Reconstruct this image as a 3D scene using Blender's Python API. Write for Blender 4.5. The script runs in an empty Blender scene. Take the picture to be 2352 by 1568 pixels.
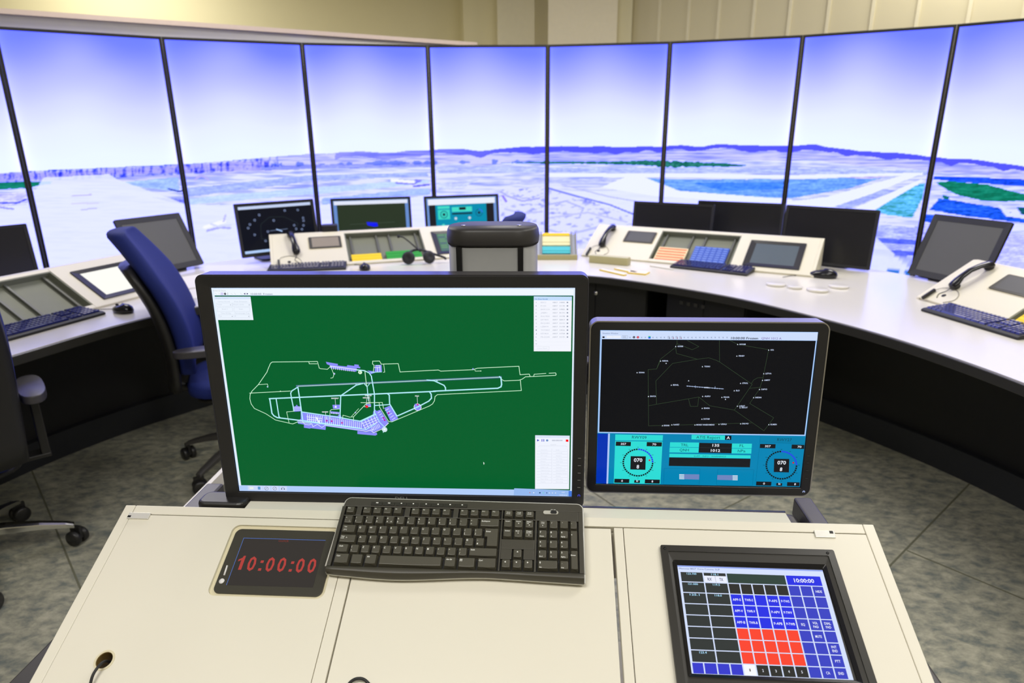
import bpy, bmesh, math, random
import numpy as np
from math import sin, cos, pi, radians as R
from mathutils import Vector as V, Matrix as Mx
from mathutils.geometry import tessellate_polygon
random.seed(7)
rng = np.random.RandomState(3)
SC = bpy.context.scene
COL = SC.collection

# ---------------------------------------------------------------- camera model (2352 x 1568 frame)
FPX = 1500.0
def _basis():
    d = np.array([43.0, 4775.0, FPX]); d /= np.linalg.norm(d)
    up = -d
    fw = np.array([0, 0, 1.0]); fw = fw - up * (fw @ up); fw /= np.linalg.norm(fw)
    rt = np.cross(fw, up)
    return np.stack([rt, fw, up])
BM = _basis()
CAM = np.array([0, 0, 1.5])
def ray(px, py):
    w = BM @ np.array([px - 1176.0, py - 784.0, FPX]); return w / np.linalg.norm(w)
def atz(px, py, z):
    r = ray(px, py); return CAM + r * ((z - 1.5) / r[2])
def proj(P):
    c = (np.asarray(P) - CAM) @ BM
    return 1176 + FPX * c[..., 0] / c[..., 2], 784 + FPX * c[..., 1] / c[..., 2]

class Fr:
    """a working plane: origin o, x along the width, y up the slope, n out of the surface"""
    def __init__(s, o, yaw, pitch):
        yaw, pitch = R(yaw), R(pitch)
        s.o = np.array(o, float); s.x = np.array([cos(yaw), sin(yaw), 0])
        s.b = np.array([-sin(yaw), cos(yaw), 0])
        s.y = s.b * cos(pitch) + np.array([0, 0, sin(pitch)]); s.n = np.cross(s.x, s.y)
    def px(s, px, py, off=0.0):
        r = ray(px, py); o = s.o + s.n * off
        q = CAM + r * (((o - CAM) @ s.n) / (r @ s.n)) - s.o
        return (q @ s.x, q @ s.y)
    def w(s, x, y, n=0.0):
        return s.o + s.x * x + s.y * y + s.n * n
    def m(s):
        M = Mx.Identity(4)
        for i in range(3):
            M[i][0], M[i][1], M[i][2], M[i][3] = s.x[i], s.y[i], s.n[i], s.o[i]
        return M

# ---------------------------------------------------------------- materials
def lin(c):
    return tuple((v / 255 / 12.92) if v / 255 <= 0.04045 else ((v / 255 + 0.055) / 1.055) ** 2.4 for v in c)
MATS = {}
def mat(name, rgb, rough=0.5, metal=0.0, spec=0.5, var=0.04, scale=30, bump=0.0, bscale=200, alpha=None, trans=0.0, emis=0.0, coat=0.0):
    if name in MATS: return MATS[name]
    m = bpy.data.materials.new(name); m.use_nodes = True
    nt = m.node_tree; b = nt.nodes['Principled BSDF']
    c = lin(rgb)
    tc = nt.nodes.new('ShaderNodeTexCoord')
    nz = nt.nodes.new('ShaderNodeTexNoise'); nz.inputs['Scale'].default_value = scale
    nz.inputs['Detail'].default_value = 3
    nt.links.new(tc.outputs['Object'], nz.inputs['Vector'])
    mx = nt.nodes.new('ShaderNodeMix'); mx.data_type = 'RGBA'
    mx.inputs[6].default_value = (*[v * (1 - var) for v in c], 1)
    mx.inputs[7].default_value = (*[min(1, v * (1 + var)) for v in c], 1)
    nt.links.new(nz.outputs['Fac'], mx.inputs[0]); nt.links.new(mx.outputs[2], b.inputs['Base Color'])
    b.inputs['Roughness'].default_value = rough; b.inputs['Metallic'].default_value = metal
    b.inputs['Specular IOR Level'].default_value = spec
    b.inputs['Transmission Weight'].default_value = trans
    b.inputs['Coat Weight'].default_value = coat
    if emis:
        nt.links.new(mx.outputs[2], b.inputs['Emission Color']); b.inputs['Emission Strength'].default_value = emis
    if bump:
        n2 = nt.nodes.new('ShaderNodeTexNoise'); n2.inputs['Scale'].default_value = bscale
        nt.links.new(tc.outputs['Object'], n2.inputs['Vector'])
        bp = nt.nodes.new('ShaderNodeBump'); bp.inputs['Strength'].default_value = bump; bp.inputs['Distance'].default_value = 0.002
        nt.links.new(n2.outputs['Fac'], bp.inputs['Height']); nt.links.new(bp.outputs['Normal'], b.inputs['Normal'])
    MATS[name] = m; return m

def display_mat(name, rough, spec, tint=(1, 1, 1)):
    m = bpy.data.materials.new(name); m.use_nodes = True; nt = m.node_tree
    b = nt.nodes['Principled BSDF']; at = nt.nodes.new('ShaderNodeAttribute'); at.attribute_name = 'pic'
    b.inputs['Base Color'].default_value = (0.003, 0.003, 0.0035, 1)
    b.inputs['Roughness'].default_value = rough; b.inputs['Specular IOR Level'].default_value = spec
    nt.links.new(at.outputs['Color'], b.inputs['Emission Color']); b.inputs['Emission Strength'].default_value = 1.0
    MATS[name] = m; return m

LAM = mat('white_laminate', (230, 225, 208), 0.34, spec=0.45, var=0.012, scale=6)
LAM2 = mat('desk_laminate', (234, 230, 218), 0.2, spec=0.8, var=0.012, scale=4)
CREAM = mat('cream_housing', (232, 226, 204), 0.42, var=0.015, scale=8)
CREAMD = mat('cream_recess', (218, 209, 176), 0.5, var=0.02)
BLK = mat('black_plastic', (34, 33, 32), 0.38, var=0.08, scale=60)
BLKM = mat('matt_black_plastic', (30, 30, 31), 0.55, var=0.08, scale=60)
BLKG = mat('gloss_black', (22, 22, 24), 0.22, var=0.05)
DKCAB = mat('dark_cabinet_laminate', (26, 26, 26), 0.5, var=0.06, scale=12)
EDGE = mat('dark_edge_band', (48, 47, 43), 0.35, var=0.05)
GREY = mat('grey_metal', (122, 122, 120), 0.4, metal=0.0, var=0.05)
DGREY = mat('dark_grey_metal', (74, 72, 70), 0.38, metal=0.2, var=0.05)
SILV = mat('brushed_aluminium', (128, 128, 124), 0.5, metal=0.3, var=0.03, scale=80)
CHROME = mat('polished_metal', (215, 214, 208), 0.18, metal=1.0, var=0.02)
RIM = mat('silver_rim', (170, 166, 158), 0.3, metal=0.7, var=0.03)
KEYM = mat('key_plastic', (76, 73, 61), 0.42, var=0.05, scale=300)
KEYH = mat('keyboard_housing', (64, 61, 51), 0.45, var=0.05, scale=200)
KEYW = mat('keyboard_well', (14, 13, 12), 0.5, var=0.05)
KEYL = mat('key_legend_white', (236, 236, 230), 0.5, var=0.01)
KEYR = mat('clear_keyboard_rim', (205, 204, 196), 0.25, var=0.02)
KEYB = mat('desk_keys_screen_tint', (36, 42, 104), 0.26, spec=1.0, coat=1.0, var=0.06, scale=120)  # black keys; blue of the reflected screens is put into their colour
BLUE = mat('blue_fabric', (13, 34, 112), 0.8, var=0.12, scale=160, bump=0.3, bscale=900)
CHB = mat('chair_shell', (30, 29, 27), 0.45, var=0.06)
CHA = mat('armrest_grey', (62, 60, 64), 0.42, var=0.05)
BAYG = mat('strip_bay_grey', (122, 125, 108), 0.55, var=0.03)
RAIL = mat('strip_bay_rail', (92, 94, 86), 0.45, var=0.03)
OFFG = mat('dark_screen_glass', (30, 30, 34), 0.28, var=0.04)
OFFT = mat('matt_touch_glass', (80, 80, 75), 0.5, var=0.03)
YEL = mat('yellow_plastic', (248, 214, 8), 0.45, var=0.03)
GRN = mat('green_plastic', (14, 158, 36), 0.45, var=0.03)
BLUP = mat('blue_plastic', (44, 84, 190), 0.45, var=0.05)
ORG = mat('orange_paper', (238, 128, 80), 0.6, var=0.1, scale=60)
PAPER = mat('white_paper', (240, 236, 222), 0.7, var=0.015)
CYN = mat('cyan_card', (60, 190, 200), 0.6, var=0.04)
BEIGE = mat('beige_plastic', (186, 178, 128), 0.5, var=0.03)
CLEAR = mat('clear_plastic', (232, 228, 216), 0.25, var=0.01)
WHT = mat('white_paint', (232, 228, 216), 0.6, var=0.01)
DISP = display_mat('lit_display', 0.22, 0.12)
DISPW = display_mat('lit_video_wall', 0.5, 0.1)

# ---------------------------------------------------------------- mesh builder
class MB:
    def __init__(s, T=None):
        s.v = []; s.f = []; s.mi = []; s.sm = []; s.T = T; s.cur = 0; s.smooth = False
    def add(s, vs, fs, sm=None):
        b = len(s.v)
        for p in vs:
            p = V(p)
            if s.T is not None: p = s.T @ p
            s.v.append(tuple(p))
        for f in fs:
            s.f.append(tuple(i + b for i in f)); s.mi.append(s.cur); s.sm.append(s.smooth if sm is None else sm)
    def box(s, x0, x1, y0, y1, z0, z1):
        vs = [(x, y, z) for z in (z0, z1) for y in (y0, y1) for x in (x0, x1)]
        s.add(vs, [(0, 2, 3, 1), (4, 5, 7, 6), (0, 1, 5, 4), (1, 3, 7, 5), (3, 2, 6, 7), (2, 0, 4, 6)], False); return s
    def taper(s, x0, x1, y0, y1, z0, z1, i, j=None):
        j = i if j is None else j
        vs = [(x0, y0, z0), (x1, y0, z0), (x1, y1, z0), (x0, y1, z0), (x0 + i, y0 + j, z1), (x1 - i, y0 + j, z1), (x1 - i, y1 - j * .5, z1), (x0 + i, y1 - j * .5, z1)]
        s.add(vs, [(3, 2, 1, 0), (4, 5, 6, 7), (0, 1, 5, 4), (1, 2, 6, 5), (2, 3, 7, 6), (3, 0, 4, 7)], False); return s
    def prism(s, pts, z0, z1, smooth=False):
        """outline in the x/y plane, extruded from z0 to z1 (counter-clockwise)"""
        n = len(pts); vs = [(x, y, z0) for x, y in pts] + [(x, y, z1) for x, y in pts]
        s.add(vs, [tuple(range(n - 1, -1, -1)), tuple(range(n, 2 * n))], False)
        b = len(s.v) - 2 * n
        for i in range(n):
            j = (i + 1) % n
            s.f.append((b + i, b + j, b + n + j, b + n + i)); s.mi.append(s.cur); s.sm.append(smooth)
        return s
    def prismx(s, pts, x0, x1, smooth=False):
        """outline in the y/z plane, extruded along x"""
        n = len(pts); vs = [(x0, y, z) for y, z in pts] + [(x1, y, z) for y, z in pts]
        fs = [tuple(range(n - 1, -1, -1)), tuple(range(n, 2 * n))]
        s.add(vs, fs, False); b = len(s.v) - 2 * n
        for i in range(n):
            j = (i + 1) % n
            s.f.append((b + i, b + j, b + n + j, b + n + i)); s.mi.append(s.cur); s.sm.append(smooth)
        return s
    def ring(s, outer, inner, z0, z1, z1i=None):
        n = len(outer); z1i = z1 if z1i is None else z1i
        vs = [(x, y, z0) for x, y in outer] + [(x, y, z1) for x, y in outer] + [(x, y, z1i) for x, y in inner] + [(x, y, z0) for x, y in inner]
        fs = []
        for i in range(n):
            j = (i + 1) % n
            for k in range(4):
                a, b = k * n, ((k + 1) % 4) * n
                fs.append((a + i, a + j, b + j, b + i))
        s.add(vs, fs, False); return s
    def tube(s, pts, r, k=8, closed=False, rs=None):
        pts = [V(p) for p in pts]; n = len(pts); vs = []; fs = []
        up = V((0, 0, 1)); prev = None
        for i, p in enumerate(pts):
            a = pts[max(i - 1, 0)]; b = pts[min(i + 1, n - 1)]
            if closed: a = pts[i - 1]; b = pts[(i + 1) % n]
            t = (b - a).normalized()
            if prev is None:
                prev = t.cross(up)
                if prev.length < 1e-3: prev = t.cross(V((1, 0, 0)))
            u = (prev - t * prev.dot(t)).normalized(); prev = u; w = t.cross(u)
            rr = rs[i] if rs else r
            for q in range(k):
                an = 2 * pi * q / k; vs.append(p + (u * cos(an) + w * sin(an)) * rr)
        m = n if closed else n - 1
        for i in range(m):
            for q in range(k):
                a, b = i * k, ((i + 1) % n) * k; fs.append((a + q, a + (q + 1) % k, b + (q + 1) % k, b + q))
        if not closed: fs += [tuple(range(k - 1, -1, -1)), tuple((n - 1) * k + q for q in range(k))]
        s.add(vs, fs, True); return s
    def loft(s, rings, caps=True, closed=True, smooth=True):
        n = len(rings[0]); vs = [p for r_ in rings for p in r_]; fs = []
        for i in range(len(rings) - 1):
            for q in range(n if closed else n - 1):
                a, b = i * n, (i + 1) * n; fs.append((a + q, a + (q + 1) % n, b + (q + 1) % n, b + q))
        if caps: fs += [tuple(range(n - 1, -1, -1)), tuple((len(rings) - 1) * n + q for q in range(n))]
        s.add(vs, fs, smooth); return s
    def lathe(s, prof, k=24, c=(0, 0, 0), axis='z', smooth=True):
        rings = []
        for r_, z in prof:
            rg = []
            for q in range(k):
                a = 2 * pi * q / k; x, y = r_ * cos(a), r_ * sin(a)
                p = (x, y, z) if axis == 'z' else ((z, x, y) if axis == 'x' else (y, z, x))
                rg.append((p[0] + c[0], p[1] + c[1], p[2] + c[2]))
            rings.append(rg)
        return s.loft(rings, True, True, smooth)
    def build(s, name, mats, parent=None, bevel=0, seg=2, M=None, weld=False):
        me = bpy.data.meshes.new(name); me.from_pydata(s.v, [], s.f)
        if not isinstance(mats, (list, tuple)): mats = [mats]
        for m in mats: me.materials.append(m)
        me.polygons.foreach_set('material_index', s.mi)
        me.polygons.foreach_set('use_smooth', s.sm)
        bm = bmesh.new(); bm.from_mesh(me)
        bmesh.ops.recalc_face_normals(bm, faces=bm.faces); bm.to_mesh(me); bm.free()
        me.update()
        o = bpy.data.objects.new(name, me); COL.objects.link(o)
        if parent is not None: o.parent = parent
        if M is not None: o.matrix_local = M
        if bevel:
            md = o.modifiers.new('bevel', 'BEVEL'); md.width = bevel; md.segments = seg; md.limit_method = 'ANGLE'; md.angle_limit = R(40)
        return o

def rr(x0, x1, y0, y1, r, k=5):
    pts = []
    for cx, cy, a0 in ((x1 - r, y0 + r, -90), (x1 - r, y1 - r, 0), (x0 + r, y1 - r, 90), (x0 + r, y0 + r, 180)):
        for i in range(k + 1):
            a = R(a0 + 90 * i / k); pts.append((cx + r * cos(a), cy + r * sin(a)))
    return pts
def tag(o, label=None, cat=None, group=None, kind=None):
    if label: o['label'] = label
    if cat: o['category'] = cat
    if group: o['group'] = group
    if kind: o['kind'] = kind
    return o
def thing(name, label, cat, M, group=None):
    o = bpy.data.objects.new(name, None); COL.objects.link(o); o.empty_display_size = 0.05
    o.matrix_world = M if isinstance(M, Mx) else Mx.Translation(V(M))
    return tag(o, label, cat, group)
def at(x, y, z, yaw=0):
    return Mx.Translation((x, y, z)) @ Mx.Rotation(yaw, 4, 'Z')
def catmull(P, n=8):
    P = [np.array(p, float) for p in P]; P = [2 * P[0] - P[1]] + P + [2 * P[-1] - P[-2]]; out = []
    for i in range(1, len(P) - 2):
        for k in range(n):
            t = k / n; a, b, c, d = P[i - 1:i + 3]
            out.append(0.5 * ((2 * b) + (-a + c) * t + (2 * a - 5 * b + 4 * c - d) * t * t + (-a + 3 * b - 3 * c + d) * t ** 3))
    out.append(P[-2]); return out

# ---------------------------------------------------------------- display pictures: flat coloured shapes on a screen
_tcache = {}
def glyphs(txt, bold):
    key = (txt, bold)
    if key in _tcache: return _tcache[key]
    cu = bpy.data.curves.new('t', 'FONT'); cu.body = txt; cu.size = 1.0; cu.resolution_u = 2
    cu.offset = {0: 0.0, 1: 0.018, 2: 0.034}[int(bold)]
    cu.fill_mode = 'FRONT'
    o = bpy.data.objects.new('t', cu); COL.objects.link(o)
    dg = bpy.context.evaluated_depsgraph_get(); me = bpy.data.meshes.new_from_object(o.evaluated_get(dg))
    vs = [(v.co.x, v.co.y) for v in me.vertices]; fs = [tuple(p.vertices) for p in me.polygons]
    bpy.data.objects.remove(o); bpy.data.curves.remove(cu); bpy.data.meshes.remove(me)
    if not vs: vs = [(0, 0)]
    xs = [v[0] for v in vs]; _tcache[key] = (vs, fs, min(xs), max(xs)); return _tcache[key]
class Pic:
    def __init__(s, loc=None, eps=0.00025, z0=0.0):
        s.loc = loc or (lambda x, y: (x, y)); s.v = []; s.f = []; s.c = []; s.e = eps; s.z0 = z0
    def L(s, p): return s.loc(p[0], p[1])
    def _add(s, vs, fs, col, layer):
        b = len(s.v); z = s.z0 + layer * s.e
        s.v += [(x, y, z) for x, y in vs]
        for f in fs: s.f.append(tuple(b + i for i in f)); s.c.append(col)
    def poly(s, pts, col, layer=1):
        q = [s.L(p) for p in pts]
        if len(q) <= 4: s._add(q, [tuple(range(len(q)))], col, layer); return
        tr = tessellate_polygon([[V((x, y, 0)) for x, y in q]]); s._add(q, [tuple(t) for t in tr], col, layer)
    def rect(s, x0, y0, x1, y1, col, layer=1): s.poly([(x0, y0), (x1, y0), (x1, y1), (x0, y1)], col, layer)
    def line(s, pts, w, col, layer=2, closed=False):
        q = [np.array(s.L(p)) for p in pts]
        if closed: q.append(q[0])
        for a, b in zip(q[:-1], q[1:]):
            d = b - a; n = np.linalg.norm(d)
            if n < 1e-7: continue
            d /= n; m = np.array([-d[1], d[0]]) * w / 2; a2 = a - d * w * .3; b2 = b + d * w * .3
            s._add([tuple(a2 + m), tuple(a2 - m), tuple(b2 - m), tuple(b2 + m)], [(0, 1, 2, 3)], col, layer)
    def disc(s, c, r, col, layer=3, k=14):
        x, y = s.L(c); s._add([(x + r * cos(2 * pi * i / k), y + r * sin(2 * pi * i / k)) for i in range(k)], [tuple(range(k))], col, layer)
    def arc(s, c, r, w, a0, a1, col, layer=3, k=24, ry=1.0):
        x, y = s.L(c); vs = []
        for i in range(k + 1):
            a = R(a0 + (a1 - a0) * i / k); vs += [(x + (r - w / 2) * cos(a), y + (r - w / 2) * sin(a) * ry), (x + (r + w / 2) * cos(a), y + (r + w / 2) * sin(a) * ry)]
        s._add(vs, [(2 * i, 2 * i + 1, 2 * i + 3, 2 * i + 2) for i in range(k)], col, layer)
    def text(s, t, p0, p1, h, col, bold=False, layer=4, slant=0.0):
        """text whose cap height is h (picture pixels), stretched from p0 to p1 along its baseline"""
        a = np.array(s.L(p0)); b = np.array(s.L(p1)); u = np.array(s.L((p0[0], p0[1] - h)))
        H = abs(u[1] - a[1]) / 0.70
        vs, fs, x0, x1 = glyphs(t, bold); Wd = max(x1 - x0, 1e-3)
        d = b - a; L_ = np.linalg.norm(d); d = d / L_; m = np.array([-d[1], d[0]])
        out = [tuple(a + d * ((x - x0) / Wd * L_ + y * H * slant) + m * (y * H)) for x, y in vs]
        s._add(out, fs, col, layer)
    def build(s, name, parent, m=None):
        me = bpy.data.meshes.new(name); me.from_pydata(s.v, [], s.f); me.materials.append(m or DISP)
        ca = me.color_attributes.new('pic', 'FLOAT_COLOR', 'CORNER')
        buf = []
        for f, c in zip(s.f, s.c):
            l = lin(c); buf += [l[0], l[1], l[2], 1.0] * len(f)
        ca.data.foreach_set('color', buf)
        # faces look out of the screen
        bm = bmesh.new(); bm.from_mesh(me)
        for f in bm.faces:
            f.normal_update()
            if f.normal.z < 0: f.normal_flip()
        bm.to_mesh(me); bm.free()
        o = bpy.data.objects.new(name, me); COL.objects.link(o)
        if parent is not None: o.parent = parent
        return o
# ---------------------------------------------------------------- the room
def struct(o): o['kind'] = 'structure'; return o
def floor_mat():
    m = bpy.data.materials.new('marbled_linoleum'); m.use_nodes = True; nt = m.node_tree; b = nt.nodes['Principled BSDF']
    tc = nt.nodes.new('ShaderNodeTexCoord'); mp = nt.nodes.new('ShaderNodeMapping'); mp.inputs['Scale'].default_value = (1, 1.6, 1)
    mp.inputs['Rotation'].default_value = (0, 0, R(35))
    nt.links.new(tc.outputs['Object'], mp.inputs['Vector'])
    n1 = nt.nodes.new('ShaderNodeTexNoise'); n1.inputs['Scale'].default_value = 16; n1.inputs['Detail'].default_value = 8; n1.inputs['Roughness'].default_value = 0.68
    n1.inputs['Distortion'].default_value = 0.25
    nt.links.new(mp.outputs['Vector'], n1.inputs['Vector'])
    cr = nt.nodes.new('ShaderNodeValToRGB'); e = cr.color_ramp
    e.elements[0].position = 0.36; e.elements[0].color = (*lin((112, 118, 112)), 1)
    e.elements[1].position = 0.66; e.elements[1].color = (*lin((180, 177, 156)), 1)
    k = e.elements.new(0.5); k.color = (*lin((150, 149, 132)), 1)
    nt.links.new(n1.outputs['Fac'], cr.inputs['Fac']); nt.links.new(cr.outputs['Color'], b.inputs['Base Color'])
    b.inputs['Roughness'].default_value = 0.42; b.inputs['Specular IOR Level'].default_value = 0.4
    return m
def wall_mat(name, rgb, stripes=False):
    m = mat(name, rgb, 0.7, var=0.02, scale=3)
    return m
FLM = floor_mat()
struct(MB().box(-6, 6, -4, 8.5, -0.1, 0).build('floor', FLM))
SEAM = mat('floor_seam', (104, 104, 84), 0.6)
# welded seams of the sheet flooring, following the lines seen on the floor
def seam(name, pts):
    P = [atz(x, y, 0.0) for x, y in pts]
    a, b = P[0], P[1]; d = (b - a); d[2] = 0; L_ = np.linalg.norm(d); d /= L_
    a = a - d * pts_ext[0]; b = b + d * pts_ext[1]; n = np.array([-d[1], d[0], 0]) * 0.003
    mb = MB(); vs = [a + n, a - n, b - n, b + n]
    mb.add([(v[0], v[1], -0.002) for v in vs] + [(v[0], v[1], 0.0012) for v in vs], [(4, 5, 6, 7), (0, 1, 5, 4), (1, 2, 6, 5), (2, 3, 7, 6), (3, 0, 4, 7)])
    struct(mb.build(name, SEAM))
pts_ext = (1.2, 0.0); seam('floor_seam', [(2245, 1092), (2041, 1302)])
pts_ext = (0.0, 1.5); seam('floor_seam', [(2083, 1264), (2352, 1376)])
pts_ext = (0.5, 0.8); seam('floor_seam', [(1355, 1125), (1425, 1172)])
pts_ext = (0.3, 1.0); seam('floor_seam', [(1720, 1140), (1650, 1175)])
pts_ext = (1.0, 0.5); seam('floor_seam', [(156, 1281), (185, 1351)])
CEILZ = 3.3
struct(MB().box(-6, 6, -4, 8.5, CEILZ, CEILZ + .1).build('ceiling', mat('white_ceiling', (225, 222, 210), 0.8)))
WC = wall_mat('wall_paint', (214, 205, 165))
WP = mat('wall_panelling', (206, 196, 160), 0.55, var=0.02, scale=2)
def azp(px, py, d):
    r = ray(px, py); k = d / math.hypot(r[0], r[1]); return CAM + r * k
def wallseg(name, a, b, m, th=0.1, z0=0, z1=CEILZ):
    a, b = V((a[0], a[1], 0)), V((b[0], b[1], 0)); d = (b - a).normalized(); n = V((-d.y, d.x, 0)) * th
    vs = [a, b, b + n, a + n]
    mb = MB(); mb.add([(v.x, v.y, z0) for v in vs] + [(v.x, v.y, z1) for v in vs], [(3, 2, 1, 0), (4, 5, 6, 7), (0, 1, 5, 4), (1, 2, 6, 5), (2, 3, 7, 6), (3, 0, 4, 7)])
    return struct(mb.build(name, m))
c1 = azp(1058, 40, 7.4)            # room corner
c2 = azp(1434, 40, 6.7)            # where the panelled wall starts
wl = azp(-150, 0, 7.9)
wallseg('wall_back', (wl[0] - 1.0, wl[1] + .12), (c1[0], c1[1]), WC)
wallseg('wall_back', (c1[0], c1[1]), (c2[0], c2[1] + .5), WC)
# pilasters boxed out of the wall between the corner and the panelled wall
def pil(name, xa, xb, d, dep, m):
    a, b = azp(xa, 40, d), azp(xb, 40, d)
    wallseg(name, (a[0], a[1]), (b[0], b[1]), m, th=dep)
pil('trim_1', 1064, 1142, 7.05, 0.5, WC)
pil('trim_2', 1142, 1228, 6.85, 0.6, mat('column_paint', (216, 208, 176), 0.6))
pil('trim_3', 1259, 1418, 6.5, 0.9, mat('column_paint_light', (222, 212, 182), 0.6))
pil('trim_4', 1412, 1452, 6.6, 0.3, WC)
pil('trim_5', 1222, 1264, 6.95, 0.3, WC)
c3 = azp(2500, 40, 5.75)
wr = struct(bpy.data.objects.new('wall_right', None)); COL.objects.link(wr)
d = V((c3[0] - c2[0], c3[1] - c2[1], 0)); Lw = d.length; d.normalize(); ang = math.atan2(d.y, d.x)
wr.matrix_world = at(c2[0], c2[1], 0, ang)
MB().box(0, Lw + 1.5, 0.02, 0.12, 0, CEILZ).build('panel', WP, wr)
bat = MB()
pxs = [1512, 1579, 1648, 1728, 1810, 1898, 1999, 2103, 2220, 2345]
for x in pxs:
    r_ = ray(x, 60); n_ = V((-d.y, d.x, 0)); t_ = (V((c2[0], c2[1], 0)).dot(n_)) / (r_[0] * n_.x + r_[1] * n_.y)
    u = (V((r_[0] * t_, r_[1] * t_, 0)) - V((c2[0], c2[1], 0))).dot(d)
    bat.box(u - .012, u + .012, 0.008, 0.03, 0, CEILZ)
bat.build('panel_strip', mat('panel_strip', (220, 211, 178), 0.5), wr)
wallseg('wall_left', (-5.9, -4), (-5.9, 8.5), WC, th=-.1)
wallseg('wall_side', (5.9, -4), (5.9, 8.5), WC)
wallseg('wall_front', (-6, -3.9), (6, -3.9), WC, th=-.1)
# low partition behind the left part of the video wall
pa, pb = azp(-160, 5, 5.03), azp(1106, 95, 5.7)
d_ = np.array([pb[0] - pa[0], pb[1] - pa[1]]); L_ = np.linalg.norm(d_); d_ /= L_
part = struct(bpy.data.objects.new('wall_partition', None)); COL.objects.link(part)
part.matrix_world = at(pa[0], pa[1], 0, math.atan2(d_[1], d_[0]))
MB().box(-.3, L_, .12, .2, 0, 2.20).build('board', WHT, part)
MB().box(-.32, L_ + .01, .09, .23, 2.20, 2.228).build('cap_rail', mat('cap_rail', (226, 206, 190), 0.5), part)

# ---------------------------------------------------------------- video wall
WR = 4.95; WC0 = (0.064, 0.163); PH, ST = -0.653, 0.174; WTOP, WBOT = 2.124, 0.56
def wpos(k): a = PH + ST * k; return np.array([WC0[0] + WR * sin(a), WC0[1] + WR * cos(a)])
def vnoise(x, y, seed=0):
    r_ = np.random.RandomState(seed); g = r_.rand(256, 256)
    xi = np.floor(x).astype(int); yi = np.floor(y).astype(int); fx = x - xi; fy = y - yi
    fx = fx * fx * (3 - 2 * fx); fy = fy * fy * (3 - 2 * fy)
    q = lambda a, b: g[a % 256, b % 256]
    return (q(xi, yi) * (1 - fx) + q(xi + 1, yi) * fx) * (1 - fy) + (q(xi, yi + 1) * (1 - fx) + q(xi + 1, yi + 1) * fx) * fy
def interp(x, pts): return np.interp(x, [p[0] for p in pts], [p[1] for p in pts])
HILL = [(-400, 400), (0, 398), (100, 391), (200, 387), (300, 382), (440, 376), (560, 366), (650, 358), (735, 353), (790, 350), (820, 347), (860, 351), (900, 350), (960, 345), (1000, 344), (1060, 342), (1100, 346), (1150, 342), (1215, 336), (1250, 337), (1300, 334), (1340, 339), (1385, 334), (1420, 339), (1480, 336), (1525, 338), (1545, 333), (1580, 332), (1605, 338), (1640, 331), (1700, 333), (1750, 335), (1800, 334), (1830, 334), (1870, 331), (1900, 337), (1960, 345), (2050, 351), (2100, 355), (2150, 362), (2250, 368), (2352, 382), (2800, 420)]
TOPY = [(-300, 20), (0, 62), (367, 88), (692, 102), (983, 106), (1258, 106), (1540, 99), (1845, 86), (2199, 63), (2352, 46), (2700, 0)]
def inpoly(x, y, P):
    ins = np.zeros(x.shape, bool); n = len(P)
    for i in range(n):
        x0, y0 = P[i]; x1, y1 = P[(i + 1) % n]
        if y0 == y1: continue
        c = ((y0 > y) != (y1 > y)) & (x < (x1 - x0) * (y - y0) / (y1 - y0) + x0); ins ^= c
    return ins
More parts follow.
